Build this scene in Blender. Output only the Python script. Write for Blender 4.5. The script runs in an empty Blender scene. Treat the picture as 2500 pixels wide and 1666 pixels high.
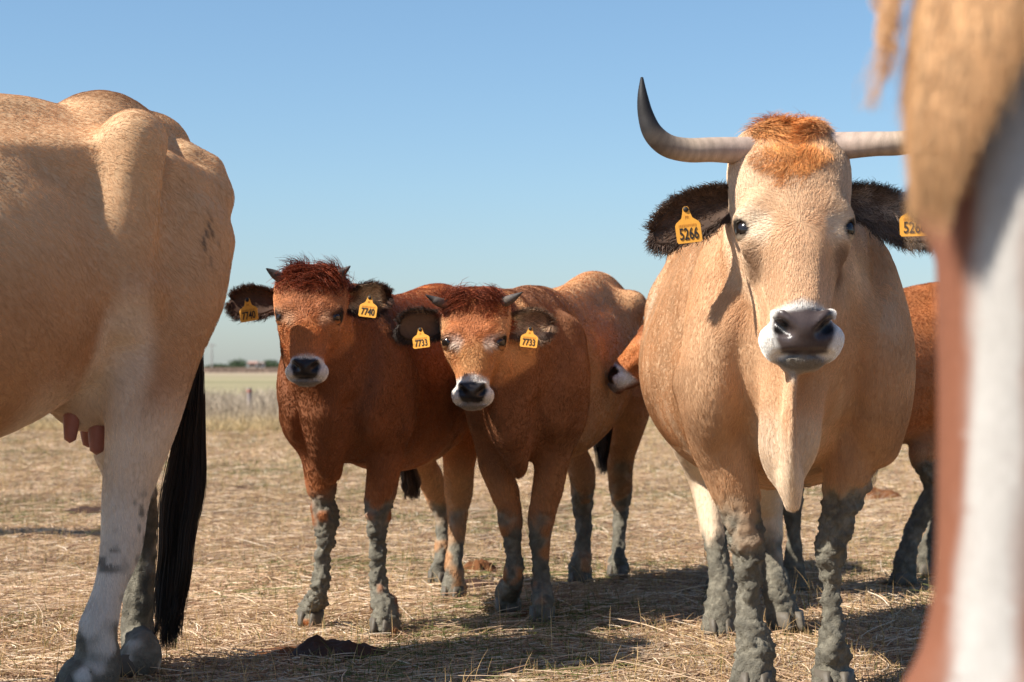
import bpy, math, random
import numpy as np
from mathutils import Matrix, Vector

rng = np.random.default_rng(11)
random.seed(5)
scene = bpy.context.scene
COL = scene.collection

# ------------------------------------------------------------------ camera
CAM_H = 0.82
FPX = 4861.0                       # focal length in photograph pixels (70 mm on a 36 mm sensor)
PITCH = math.atan(64.0 / FPX)
cam_data = bpy.data.cameras.new('camera')
cam_data.lens = 70.0
cam_data.sensor_width = 36.0
cam_data.clip_start = 0.05
cam_data.clip_end = 9000.0
cam_data.dof.use_dof = True
cam_data.dof.focus_distance = 5.1
cam_data.dof.aperture_fstop = 6.3
cam = bpy.data.objects.new('camera', cam_data)
COL.objects.link(cam)
cam.location = (0, 0, CAM_H)
cam.rotation_euler = (math.pi / 2 + PITCH, 0, 0)
scene.camera = cam

# ------------------------------------------------------------------ sky and sun
SUN_EL = math.radians(46.0)
SUN_AZ = math.radians(23.0)        # from straight left, turned towards the camera side
sun_dir = Vector((-math.cos(SUN_EL) * math.cos(SUN_AZ), -math.cos(SUN_EL) * math.sin(SUN_AZ), math.sin(SUN_EL)))
world = bpy.data.worlds.new('World')
scene.world = world
world.use_nodes = True
wn = world.node_tree
bg = wn.nodes['Background']
sky = wn.nodes.new('ShaderNodeTexSky')
sky.sky_type = 'NISHITA'
sky.sun_disc = False
sky.sun_elevation = SUN_EL
sky.sun_rotation = math.atan2(sun_dir.x, sun_dir.y)
sky.altitude = 0.0
sky.air_density = 1.0
sky.dust_density = 0.4
sky.ozone_density = 4.0
# Nishita's pale horizon toned to an even blue; unseen zenith dimmed to cut fill light
stc = wn.nodes.new('ShaderNodeTexCoord')
ssp = wn.nodes.new('ShaderNodeSeparateXYZ')
srp = wn.nodes.new('ShaderNodeValToRGB')
sml = wn.nodes.new('ShaderNodeMixRGB')
sml.blend_type = 'MULTIPLY'
sml.inputs[0].default_value = 1.0
el = srp.color_ramp.elements
el[0].position = 0.0; el[0].color = (0.72, 0.78, 0.91, 1)
el[1].position = 0.80; el[1].color = (0.64, 0.80, 0.90, 1)
ek = el.new(0.09); ek.color = (0.82, 0.90, 0.965, 1)
ek = el.new(0.20); ek.color = (0.86, 0.94, 0.965, 1)
wn.links.new(stc.outputs['Generated'], ssp.inputs[0])
wn.links.new(ssp.outputs[2], srp.inputs[0])
wn.links.new(sky.outputs[0], sml.inputs[1])
wn.links.new(srp.outputs[0], sml.inputs[2])
wn.links.new(sml.outputs[0], bg.inputs[0])
bg.inputs[1].default_value = 0.086
sd = bpy.data.lights.new('sun', 'SUN')
sd.energy = 5.0
sd.angle = math.radians(0.5)
sd.color = (1.0, 0.94, 0.85)
sun = bpy.data.objects.new('sun', sd)
COL.objects.link(sun)
sun.rotation_euler = sun_dir.to_track_quat('Z', 'Y').to_euler()
vs = scene.view_settings
vs.view_transform = 'Standard'
vs.look = 'None'
vs.gamma = 1.0
vs.use_curve_mapping = False
vs.exposure = 0.76

# ------------------------------------------------------------------ small helpers
def lin(r, g, b):
    f = lambda c: (c / 255 / 12.92) if c / 255 <= 0.04045 else ((c / 255 + 0.055) / 1.055) ** 2.4
    return np.array([f(r), f(g), f(b)])


def sstep(a, b, x):
    t = np.clip((x - a) / (b - a), 0, 1)
    return t * t * (3 - 2 * t)


def _hash(ix, iy, iz, seed):
    h = (ix * 374761393 + iy * 668265263 + iz * 2147483647 + seed * 974711) & 0xFFFFFFFF
    h = ((h ^ (h >> 13)) * 1274126177) & 0xFFFFFFFF
    h = (h ^ (h >> 16)) & 0xFFFFFF
    return h.astype(np.float64) / 0xFFFFFF * 2 - 1


def noise3(p, freq=1.0, seed=0):
    """smooth value noise in -1..1 for an (n,3) array"""
    q = np.asarray(p, dtype=np.float64) * freq
    i = np.floor(q).astype(np.int64)
    f = q - i
    f = f * f * f * (f * (f * 6 - 15) + 10)
    r = 0
    for dx in (0, 1):
        wx = f[:, 0] if dx else 1 - f[:, 0]
        for dy in (0, 1):
            wy = f[:, 1] if dy else 1 - f[:, 1]
            for dz in (0, 1):
                wz = f[:, 2] if dz else 1 - f[:, 2]
                r = r + wx * wy * wz * _hash(i[:, 0] + dx, i[:, 1] + dy, i[:, 2] + dz, seed)
    return r


def fbm(p, freq, seed=0, octaves=3):
    a, r = 1.0, 0
    for o in range(octaves):
        r = r + a * noise3(p, freq * 2 ** o, seed + o * 17)
        a *= 0.5
    return r / 1.75


def unit(v):
    return v / np.maximum(np.linalg.norm(v, axis=-1, keepdims=True), 1e-9)


def ray(px, py):
    u = (px - 1250.0) / FPX
    v = -(py - 833.0) / FPX
    c, s = math.cos(PITCH), math.sin(PITCH)
    return np.array([u, c - v * s, s + v * c])


def at(px, py, d):
    """point at world depth y = d on the line of sight of a photograph pixel"""
    r = ray(px, py)
    return np.array([0, 0, CAM_H]) + r * (d / r[1])


def on_ground(px, py):
    r = ray(px, py)
    return np.array([0, 0, CAM_H]) - r * (CAM_H / r[2])


class Frame:
    """ground frame of an animal: X lateral, Y towards its tail, Z up"""
    def __init__(self, ox, oy, psi_deg):
        self.o = np.array([ox, oy, 0.0])
        p = math.radians(psi_deg)
        self.R = np.array([[math.cos(p), -math.sin(p), 0], [math.sin(p), math.cos(p), 0], [0, 0, 1.0]])
        self.psi = p

    def loc(self, w):
        return self.R.T @ (np.asarray(w) - self.o)

    def py(self, px, py, ly):
        o = self.loc((0, 0, CAM_H)); d = self.R.T @ ray(px, py)
        return o + d * ((ly - o[1]) / d[1])

    def px(self, px, py, lx):
        o = self.loc((0, 0, CAM_H)); d = self.R.T @ ray(px, py)
        return o + d * ((lx - o[0]) / d[0])

    def g(self, px, py):
        return self.loc(on_ground(px, py))


# ------------------------------------------------------------------ implicit modelling
class Field:
    def __init__(self, lo, hi, vox):
        self.lo = np.array(lo, float); self.vox = vox
        self.n = np.ceil((np.array(hi) - self.lo) / vox).astype(int) + 1
        self.F = np.full(tuple(self.n), 0.5, np.float32)
        self.ax = [(self.lo[i] + vox * np.arange(self.n[i])).astype(np.float32) for i in range(3)]

    def box(self, lo, hi):
        a = np.clip(np.floor((lo - self.lo) / self.vox).astype(int), 0, self.n)
        b = np.clip(np.ceil((hi - self.lo) / self.vox).astype(int) + 1, 0, self.n)
        return a, b

    def loft(self, st, k=0.03, side=(1, 0, 0), p=2.0, sub=5, carve=False, spline=True, both=False):
        """a swept body: st = [(pos, w, h)], w along side, h across it; both mirrors it in X"""
        if both:
            m = [((-s[0][0], s[0][1], s[0][2]),) + tuple(s[1:]) for s in st]
            ms = (-side[0], side[1], side[2])
            self.loft(m, k, ms, p, sub, carve, spline)
        P = np.array([list(s[0]) + [s[1], s[2]] for s in st], float)
        if len(P) == 1:
            P = np.vstack([P, P + np.array([0, 1e-4, 0, 0, 0])])
        if spline and len(P) > 2:
            Q = np.vstack([2 * P[0] - P[1], P, 2 * P[-1] - P[-2]])
            out = []
            for i in range(1, len(Q) - 2):
                for j in range(sub):
                    t = j / sub
                    a, b, c, d = Q[i - 1], Q[i], Q[i + 1], Q[i + 2]
                    out.append(0.5 * (2 * b + (c - a) * t + (2 * a - 5 * b + 4 * c - d) * t * t + (3 * b - a - 3 * c + d) * t ** 3))
            out.append(Q[-2])
            P = np.array(out)
            P[:, 3:] = np.maximum(P[:, 3:], 0.004)
        mr = P[:, 3:].max() + k + 0.05
        a0, b0 = self.box(P[:, :3].min(0) - mr, P[:, :3].max(0) + mr)
        if np.any(b0 - a0 < 1):
            return
        T = np.full(tuple(b0 - a0), 0.5, np.float32)
        side = np.array(side, float)
        for i in range(len(P) - 1):
            A, B = P[i], P[i + 1]
            axv = B[:3] - A[:3]; L = np.linalg.norm(axv)
            if L < 1e-7:
                continue
            axv = axv / L
            s = side - axv * side.dot(axv)
            s /= np.linalg.norm(s)
            u = np.cross(axv, s)
            m = max(A[3], A[4], B[3], B[4]) + k + 0.05
            lo = np.minimum(A[:3], B[:3]) - m; hi = np.maximum(A[:3], B[:3]) + m
            a, b = self.box(lo, hi)
            a = np.maximum(a, a0); b = np.minimum(b, b0)
            if np.any(b - a < 1):
                continue
            X = (self.ax[0][a[0]:b[0]] - A[0])[:, None, None]
            Y = (self.ax[1][a[1]:b[1]] - A[1])[None, :, None]
            Z = (self.ax[2][a[2]:b[2]] - A[2])[None, None, :]
            al = X * axv[0] + Y * axv[1] + Z * axv[2]
            su = X * s[0] + Y * s[1] + Z * s[2]
            sv = X * u[0] + Y * u[1] + Z * u[2]
            t = np.clip(al / L, 0, 1)
            w = A[3] + (B[3] - A[3]) * t
            h = A[4] + (B[4] - A[4]) * t
            re = al - t * L
            c = np.minimum(w, h)
            qa, qb, qc = su / w, sv / h, re / c
            if p == 2.0:
                k0 = np.sqrt(qa * qa + qb * qb + qc * qc)
            else:
                e = (np.abs(qa) ** p + np.abs(qb) ** p) ** (1.0 / p)
                k0 = np.sqrt(e * e + qc * qc)
            k1 = np.sqrt((qa / w) ** 2 + (qb / h) ** 2 + (qc / c) ** 2) + 1e-6
            f = k0 * (k0 - 1) / k1
            f = np.where(k0 < 0.3, (k0 - 1) * c, f)
            sl = tuple(slice(a[j] - a0[j], b[j] - a0[j]) for j in range(3))
            T[sl] = np.minimum(T[sl], f)
        sl = tuple(slice(a0[j], b0[j]) for j in range(3))
        G = self.F[sl]
        if carve:
            A_, B_ = -G, T
            h = np.clip(0.5 + 0.5 * (B_ - A_) / k, 0, 1)
            self.F[sl] = -(B_ * (1 - h) + A_ * h - k * h * (1 - h))
        else:
            h = np.clip(0.5 + 0.5 * (T - G) / k, 0, 1)
            self.F[sl] = T * (1 - h) + G * h - k * h * (1 - h)

    def ball(self, c, r, k=0.03, both=False, carve=False, side=(1, 0, 0)):
        """ellipsoid, r = (x, y, z) radii or one number"""
        r = (r, r, r) if np.isscalar(r) else r
        for sx in ((1, -1) if both else (1,)):
            m = max(r) + k + 0.05
            cc = np.array([c[0] * sx, c[1], c[2]])
            a, b = self.box(cc - m, cc + m)
            if np.any(b - a < 1):
                continue
            X = (self.ax[0][a[0]:b[0]] - cc[0])[:, None, None] / r[0]
            Y = (self.ax[1][a[1]:b[1]] - cc[1])[None, :, None] / r[1]
            Z = (self.ax[2][a[2]:b[2]] - cc[2])[None, None, :] / r[2]
            k0 = np.sqrt(X * X + Y * Y + Z * Z)
            k1 = np.sqrt((X / r[0]) ** 2 + (Y / r[1]) ** 2 + (Z / r[2]) ** 2) + 1e-6
            T = k0 * (k0 - 1) / k1
            T = np.where(k0 < 0.3, (k0 - 1) * min(r), T).astype(np.float32)
            sl = tuple(slice(a[j], b[j]) for j in range(3))
            G = self.F[sl]
            if carve:
                A_, B_ = -G, T
                h = np.clip(0.5 + 0.5 * (B_ - A_) / k, 0, 1)
                self.F[sl] = -(B_ * (1 - h) + A_ * h - k * h * (1 - h))
            else:
                h = np.clip(0.5 + 0.5 * (T - G) / k, 0, 1)
                self.F[sl] = T * (1 - h) + G * h - k * h * (1 - h)

    def mesh(self, smooth=3):
        F = self.F
        ins = F < 0
        c = [F[i:F.shape[0] - 1 + i, j:F.shape[1] - 1 + j, l:F.shape[2] - 1 + l] for i in (0, 1) for j in (0, 1) for l in (0, 1)]
        cnt = sum((x < 0).astype(np.int8) for x in c)
        act = np.argwhere((cnt > 0) & (cnt < 8))
        vals = np.stack([x[act[:, 0], act[:, 1], act[:, 2]] for x in c], 1)
        corner = np.array([(i, j, l) for i in (0, 1) for j in (0, 1) for l in (0, 1)], float)
        pos = np.zeros((len(act), 3)); num = np.zeros(len(act))
        for a in range(8):
            for b in range(a + 1, 8):
                if np.abs(corner[a] - corner[b]).sum() != 1:
                    continue
                va, vb = vals[:, a], vals[:, b]
                m = (va < 0) != (vb < 0)
                t = va[m] / (va[m] - vb[m])
                pos[m] += corner[a] + (corner[b] - corner[a]) * t[:, None]
                num[m] += 1
        V = (act + pos / num[:, None]) * self.vox + self.lo
        idx = np.full(cnt.shape, -1, np.int32)
        idx[act[:, 0], act[:, 1], act[:, 2]] = np.arange(len(act))
        quads = []
        for ax in range(3):
            o1, o2 = (ax + 1) % 3, (ax + 2) % 3
            s0 = [slice(None)] * 3; s1 = [slice(None)] * 3
            s0[ax] = slice(0, -1); s1[ax] = slice(1, None)
            A, B = ins[tuple(s0)], ins[tuple(s1)]
            e = np.argwhere(A != B)
            e = e[(e[:, o1] > 0) & (e[:, o2] > 0) & (e[:, o1] < F.shape[o1] - 1) & (e[:, o2] < F.shape[o2] - 1)]
            flip = A[e[:, 0], e[:, 1], e[:, 2]]
            g = []
            for d1, d2 in ((0, 0), (1, 0), (1, 1), (0, 1)):
                q = e.copy(); q[:, o1] -= d1; q[:, o2] -= d2
                g.append(idx[q[:, 0], q[:, 1], q[:, 2]])
            g = np.stack(g, 1)
            g[~flip] = g[~flip][:, ::-1]
            quads.append(g)
        Q = np.vstack(quads)
        Q = Q[(Q >= 0).all(1)][:, ::-1]
        # keep the largest connected piece out of trouble: weighted smoothing
        E = np.vstack([Q[:, [0, 1]], Q[:, [1, 2]], Q[:, [2, 3]], Q[:, [3, 0]]])
        nV = len(V)
        deg = np.bincount(E[:, 0], minlength=nV) + np.bincount(E[:, 1], minlength=nV)
        for it in range(smooth):
            lam = 0.5 if it % 2 == 0 else -0.5
            S = np.stack([np.bincount(E[:, 0], V[E[:, 1], a], nV) + np.bincount(E[:, 1], V[E[:, 0], a], nV) for a in range(3)], 1)
            V = V + lam * (S / np.maximum(deg, 1)[:, None] - V)
        return V, Q


def vnormals(V, Q):
    fn = np.cross(V[Q[:, 2]] - V[Q[:, 0]], V[Q[:, 3]] - V[Q[:, 1]])
    N = np.zeros_like(V)
    for c in range(4):
        for a in range(3):
            N[:, a] += np.bincount(Q[:, c], fn[:, a], len(V))
    return unit(N)


# ------------------------------------------------------------------ objects
def add_obj(name, data, mat=None, parent=None, M=None):
    o = bpy.data.objects.new(name, data)
    COL.objects.link(o)
    if mat is not None:
        data.materials.append(mat)
    if parent is not None:
        o.parent = parent
    if M is not None:
        o.matrix_local = M
    return o


def mesh_np(name, V, F, col=None, smooth=True):
    me = bpy.data.meshes.new(name)
    V = np.asarray(V, np.float32); F = np.asarray(F, np.int32)
    k = F.shape[1]
    me.vertices.add(len(V)); me.vertices.foreach_set('co', V.ravel())
    me.loops.add(F.size); me.loops.foreach_set('vertex_index', F.ravel())
    me.polygons.add(len(F))
    me.polygons.foreach_set('loop_start', np.arange(0, F.size, k, dtype=np.int32))
    me.polygons.foreach_set('loop_total', np.full(len(F), k, np.int32))
    me.polygons.foreach_set('use_smooth', np.full(len(F), smooth, bool))
    if col is not None:
        ca = me.color_attributes.new('col', 'FLOAT_COLOR', 'POINT')
        ca.data.foreach_set('color', np.asarray(col, np.float32).ravel())
    me.update()
    return me


def thing(name, label, cat, M, group=None):
    o = bpy.data.objects.new(name, None)
    o.empty_display_size = 0.2
    COL.objects.link(o)
    o.matrix_world = M
    o['label'] = label; o['category'] = cat
    if group:
        o['group'] = group
    return o


def tag(o, label=None, cat=None, group=None, kind=None):
    for k, v in (('label', label), ('category', cat), ('group', group), ('kind', kind)):
        if v:
            o[k] = v
    return o


def curves(name, P, rad, col, mat, parent=None, taper=(1.0, 0.9, 0.7, 0.15)):
    """P (n,k,3) strand points, rad (n,) or number, col (n,3)"""
    n, k = P.shape[:2]
    cu = bpy.data.hair_curves.new(name)
    cu.add_curves([k] * n)
    cu.attributes['position'].data.foreach_set('vector', np.ascontiguousarray(P, np.float32).ravel())
    tp = np.interp(np.linspace(0, 1, k), np.linspace(0, 1, len(taper)), taper)
    R = (np.broadcast_to(np.asarray(rad, np.float32), (n,))[:, None] * tp[None]).astype(np.float32)
    ra = cu.attributes.get('radius') or cu.attributes.new('radius', 'FLOAT', 'POINT')
    ra.data.foreach_set('value', np.ascontiguousarray(R).ravel())
    c4 = np.ones((n, 4), np.float32); c4[:, :3] = np.clip(col, 0, 1)
    ca = cu.attributes.new('col', 'FLOAT_COLOR', 'CURVE')
    ca.data.foreach_set('color', c4.ravel())
    return add_obj(name, cu, mat, parent)


def strip_mesh(name, P, rad, col, mat, parent=None):
    return curves(name, P, rad, col, mat, parent)


# ------------------------------------------------------------------ materials
def new_mat(name):
    m = bpy.data.materials.new(name)
    m.use_nodes = True
    nt = m.node_tree
    b = nt.nodes['Principled BSDF']
    return m, nt, b


def N(nt, t, **kw):
    n = nt.nodes.new(t)
    for k, v in kw.items():
        if hasattr(n, k):
            setattr(n, k, v)
        else:
            n.inputs[k].default_value = v
    return n


def plain(name, rgb, rough=0.6, var=0.15, scale=20.0, bump=0.0, spec=0.4, metallic=0.0):
    m, nt, b = new_mat(name)
    tc = N(nt, 'ShaderNodeTexCoord')
    no = N(nt, 'ShaderNodeTexNoise', Scale=scale, Detail=5.0)
    nt.links.new(tc.outputs['Object'], no.inputs['Vector'])
    mx = N(nt, 'ShaderNodeMixRGB')
    mx.inputs[1].default_value = tuple(np.array(rgb) * (1 - var)) + (1,)
    mx.inputs[2].default_value = tuple(np.minimum(np.array(rgb) * (1 + var), 1)) + (1,)
    nt.links.new(no.outputs[0], mx.inputs[0])
    nt.links.new(mx.outputs[0], b.inputs['Base Color'])
    b.inputs['Roughness'].default_value = rough
    b.inputs['Specular IOR Level'].default_value = spec
    b.inputs['Metallic'].default_value = metallic
    if bump:
        bp = N(nt, 'ShaderNodeBump', Strength=bump, Distance=0.01)
        nt.links.new(no.outputs[0], bp.inputs['Height'])
        nt.links.new(bp.outputs[0], b.inputs['Normal'])
    return m


def mat_hide(name):
    """animal skin: colour attribute (rgb coat, alpha = wet nose / bare skin), fur grain and mud cracks"""
    m, nt, b = new_mat(name)
    at_ = N(nt, 'ShaderNodeAttribute', attribute_name='col')
    tc = N(nt, 'ShaderNodeTexCoord')
    mp = N(nt, 'ShaderNodeMapping'); mp.inputs['Scale'].default_value = (320, 120, 120)
    nt.links.new(tc.outputs['Object'], mp.inputs[0])
    n1 = N(nt, 'ShaderNodeTexNoise', Scale=1.0, Detail=6.0, Roughness=0.65)
    nt.links.new(mp.outputs[0], n1.inputs['Vector'])
    mul = N(nt, 'ShaderNodeMixRGB', blend_type='MULTIPLY'); mul.inputs[0].default_value = 1.0
    rp = N(nt, 'ShaderNodeValToRGB')
    rp.color_ramp.elements[0].position = 0.25; rp.color_ramp.elements[0].color = (0.84, 0.83, 0.82, 1)
    rp.color_ramp.elements[1].position = 0.75; rp.color_ramp.elements[1].color = (1.10, 1.10, 1.10, 1)
    nt.links.new(n1.outputs[0], rp.inputs[0])
    nt.links.new(at_.outputs['Color'], mul.inputs[1]); nt.links.new(rp.outputs[0], mul.inputs[2])
    nt.links.new(mul.outputs[0], b.inputs['Base Color'])
    mr = N(nt, 'ShaderNodeMapRange'); mr.inputs['To Min'].default_value = 0.75; mr.inputs['To Max'].default_value = 0.28
    nt.links.new(at_.outputs['Alpha'], mr.inputs[0])
    nt.links.new(mr.outputs[0], b.inputs['Roughness'])
    b.inputs['Specular IOR Level'].default_value = 0.3
    bp = N(nt, 'ShaderNodeBump', Strength=0.35, Distance=0.0015)
    nt.links.new(n1.outputs[0], bp.inputs['Height'])
    # cracked clay relief where the mud attribute is set
    am = N(nt, 'ShaderNodeAttribute', attribute_name='mud')
    vo = N(nt, 'ShaderNodeTexVoronoi', feature='DISTANCE_TO_EDGE', Scale=34.0)
    wb = N(nt, 'ShaderNodeTexNoise', Scale=55.0, Detail=7.0, Roughness=.7)
    nt.links.new(tc.outputs['Object'], wb.inputs['Vector'])
    ad = N(nt, 'ShaderNodeVectorMath', operation='MULTIPLY_ADD'); ad.inputs[1].default_value = (.06, .06, .06)
    nt.links.new(wb.outputs[1], ad.inputs[0]); nt.links.new(tc.outputs['Object'], ad.inputs[2])
    nt.links.new(ad.outputs[0], vo.inputs['Vector'])
    cr = N(nt, 'ShaderNodeMapRange'); cr.inputs['From Max'].default_value = .12
    nt.links.new(vo.outputs['Distance'], cr.inputs[0])
    sm = N(nt, 'ShaderNodeMath', operation='MULTIPLY_ADD'); sm.inputs[1].default_value = .12
    nt.links.new(cr.outputs[0], sm.inputs[0]); nt.links.new(wb.outputs[0], sm.inputs[2])
    b2 = N(nt, 'ShaderNodeBump', Distance=0.02)
    ms = N(nt, 'ShaderNodeMath', operation='MULTIPLY'); ms.inputs[1].default_value = .8
    nt.links.new(am.outputs['Fac'], ms.inputs[0]); nt.links.new(ms.outputs[0], b2.inputs['Strength'])
    nt.links.new(sm.outputs[0], b2.inputs['Height'])
    nt.links.new(bp.outputs[0], b2.inputs['Normal'])
    nt.links.new(b2.outputs[0], b.inputs['Normal'])
    return m


def mat_hair(name, rough=0.5, spec=0.25):
    m, nt, b = new_mat(name)
    at_ = N(nt, 'ShaderNodeAttribute', attribute_name='col')
    nt.links.new(at_.outputs['Color'], b.inputs['Base Color'])
    b.inputs['Roughness'].default_value = rough
    b.inputs['Specular IOR Level'].default_value = spec
    return m


HIDE = mat_hide('cattle_hide')
HAIR = mat_hair('animal_hair')
STRAW = mat_hair('straw', 0.6, 0.2)
HORN = mat_hide('horn_keratin')
EYE = plain('eye_wet', (0.012, 0.008, 0.006), 0.16, 0.1, spec=0.6)
TAGM = plain('tag_plastic', lin(236, 166, 62), 0.5, 0.16, 90.0)
INK = plain('tag_ink', (0.02, 0.017, 0.014), 0.6, 0.1)
FAINT = plain('tag_faint_ink', lin(196, 128, 40), 0.6, 0.1)
HOOF = plain('hoof_horn', lin(92, 84, 72), 0.6, 0.3, 40.0, 0.3)
SKIN = plain('udder_skin', lin(150, 98, 86), 0.55, 0.2, 50.0, 0.2)
# ------------------------------------------------------------------ fur
def sample_faces(V, Q, w, n):
    """n random points on the mesh, faces weighted by area * w (per vertex)"""
    fn = np.cross(V[Q[:, 2]] - V[Q[:, 0]], V[Q[:, 3]] - V[Q[:, 1]])
    ar = np.linalg.norm(fn, axis=1) * w[Q].mean(1)
    c = np.cumsum(ar)
    f = np.searchsorted(c, rng.random(n) * c[-1])
    f = np.minimum(f, len(Q) - 1)
    a, b = rng.random(n), rng.random(n)
    W = np.stack([(1 - a) * (1 - b), a * (1 - b), a * b, (1 - a) * b], 1)
    return Q[f], W


def fur(name, V, Q, Nn, col, length, comb, n, rad, parent, weight=None, lift=0.35, jit=0.25, clump=0.35, cvar=0.22, bend=0.7, k=4, mat=None, gain=1.12, curl=0.0):
    w = (length > 0.002).astype(float)
    if weight is not None:
        w = w * weight
    qi, W = sample_faces(V, Q, w, n)
    mixv = lambda A: (A[qi] * W[..., None]).sum(1)
    p = mixv(V); nn = unit(mixv(Nn)); c = mixv(col[:, :3]); cm = mixv(comb)
    L = (length[qi] * W).sum(1) * rng.uniform(0.65, 1.25, n)
    nz = np.stack([noise3(p, 22, 5 + a) for a in range(3)], 1)
    cm = unit(cm) + clump * nz + jit * rng.normal(size=(n, 3))
    cm = cm - nn * (cm * nn).sum(1, keepdims=True)
    cm = unit(cm)
    t = np.linspace(0, 1, k)[None, :, None]
    lf = lift * rng.uniform(0.6, 1.4, (n, 1, 1))
    P = p[:, None] - nn[:, None] * 0.002 + L[:, None, None] * (nn[:, None] * lf * (t - 0.5 * bend * t * t) + cm[:, None] * (t * (1 - lf * 0.3)))
    if curl:
        # locks bend together: the phase follows the place on the hide
        ph = 3.1 * noise3(p, 34, 61) + .5 * rng.normal(size=n)
        sd = np.cross(nn, cm)
        am = curl * L * rng.uniform(.5, 1.3, n)
        tt = t[..., 0]
        P += am[:, None, None] * tt[..., None] * (np.sin(5.5 * tt + ph[:, None])[..., None] * sd[:, None] + .5 * np.cos(4.5 * tt + 1.7 * ph[:, None])[..., None] * cm[:, None])
    P[:, :, 2] -= (L[:, None] * 0.08) * (t[..., 0] ** 2)
    br = 1 + cvar * rng.normal(size=(n, 1)) + 0.18 * noise3(p, 14, 3)[:, None]
    return curves(name, P, rad * rng.uniform(0.7, 1.3, n), c * gain * np.clip(br, 0.35, 1.7), mat or HAIR, parent)


# ------------------------------------------------------------------ bovine pieces
def rot(ax, deg):
    return np.array(Matrix.Rotation(math.radians(deg), 3, ax))


def head_frame(pitch, yaw=0.0, roll=0.0):
    """columns: lateral, back of skull, up along the face"""
    p = math.radians(pitch)
    R0 = np.array([[1, 0, 0], [0, math.cos(p), math.sin(p)], [0, -math.sin(p), math.cos(p)]]).copy()
    # column 1 (Y') = (0,cos,-sin); column 2 (Z') = (0,sin,cos)
    return rot('Z', yaw) @ R0 @ rot('Y', roll)


class Head:
    def __init__(self, O, R, s, wu=1.0, wm=1.0, ex=.113, ey=.062, ez=-.248, pw=1.12, mq=1.0):
        self.mq = mq
        self.pw = pw
        self.O, self.R, self.s, self.wu, self.wm = np.array(O), R, s, wu, wm
        self.eye = np.array([ex, ey, ez])

    def wf(self, hz):
        return np.interp(-np.asarray(hz), [0.0, 0.25, 0.46, 0.7], [self.wu * self.pw, self.wu, self.wm, self.wm])

    def T(self, hx, hy, hz):
        v = np.array([hx * self.wf(hz), hy, hz]) * self.s
        return self.O + self.R @ v

    def inv(self, V):
        h = (V - self.O) @ self.R / self.s
        h[:, 0] /= self.wf(h[:, 2])
        return h

    def D(self, x, y, z):
        return self.R @ np.array([x, y, z], float)

    def build(self, F):
        T, s = self.T, self.s
        sx = self.R[:, 0]

        def L(st, k=0.02, p=2.0, carve=False, side=sx, sub=4):
            out = []
            for q in st:
                w = q[1] * s * (self.wf(q[0][2]) if not carve else 1.0)
                out.append((T(*q[0]), w, q[2] * s))
            F.loft(out, k * s, side=side, p=p, carve=carve, sub=sub)
        L([((0, .10, .005), .098, .065), ((0, .10, -.07), .116, .098), ((0, .115, -.18), .118, .122), ((0, .128, -.27), .106, .130),
           ((0, .118, -.36), .083, .108), ((0, .10, -.44), .071, .088), ((0, .088, -.50), .074, .080), ((0, .082, -.54), .076, .072)], 0.03, 2.5)
        for m in (-1, 1):
            L([((m * .066, .20, -.17), .055, .075), ((m * .056, .21, -.27), .048, .07), ((m * .040, .18, -.38), .034, .046), ((m * .02, .138, -.50), .028, .036)], 0.05)
            # brow ridge, orbit and lower lid
            ex, ey, ez = self.eye
            L([((m * (ex - .040), ey - .032, ez + .055), .026, .026), ((m * (ex - .012), ey - .022, ez + .034), .024, .024), ((m * (ex + .002), ey + .012, ez + .026), .020, .022)], 0.025)
            L([((m * (ex - .016), ey + .012, ez), .034, .038), ((m * (ex - .02), ey + .02, ez - .035), .03, .03)], 0.03)
            L([((m * (ex - .026), ey - .018, ez - .028), .016, .016), ((m * (ex - .004), ey - .004, ez - .026), .014, .014), ((m * (ex + .000), ey + .022, ez - .018), .014, .014)], 0.02)
            # cheek ridge running down to the muzzle
            L([((m * .088, .085, -.30), .022, .022), ((m * .07, .075, -.39), .02, .02), ((m * .06, .06, -.47), .02, .02)], 0.03)
        L([((0, .035, -.22), .055, .03), ((0, .028, -.34), .05, .03), ((0, .022, -.46), .045, .03)], 0.04)
        # muzzle and lips
        mq = self.mq
        L([((-.064 * mq, .076, -.546), .044, .050), ((0, .052, -.53), .055, .062), ((.064 * mq, .076, -.546), .044, .050)], 0.022, side=self.R[:, 2])
        L([((-.062 * mq, .086, -.574), .028, .042), ((0, .066, -.585), .03, .045), ((.062 * mq, .086, -.574), .028, .042)], 0.02, side=self.R[:, 2])
        L([((-.034, .108, -.600), .020, .040), ((0, .094, -.604), .022, .042), ((.034, .108, -.600), .020, .040)], 0.012, side=self.R[:, 2])
        for m in (-1, 1):
            q = 1 / self.wm
            L([((m * .036 * q, .000, -.552), .012, .020), ((m * .054 * q, .002, -.538), .021, .026), ((m * .072 * q, .018, -.512), .012, .020)], 0.010, carve=True)
            # rims of the nostrils
            L([((m * .030 * q, .004, -.528), .010, .012), ((m * .052 * q, .000, -.508), .011, .013), ((m * .074 * q, .020, -.498), .009, .012)], 0.014)
            F.ball(T(m * (ex + .020), ey - .012, ez), (.022 * s, .022 * s, .017 * s), k=.010 * s, carve=True)
        # mouth line
        L([((-.075, .06, -.592), .006, .02), ((0, .022, -.596), .006, .02), ((.075, .06, -.592), .006, .02)], 0.012, carve=True, side=self.R[:, 2])


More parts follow.
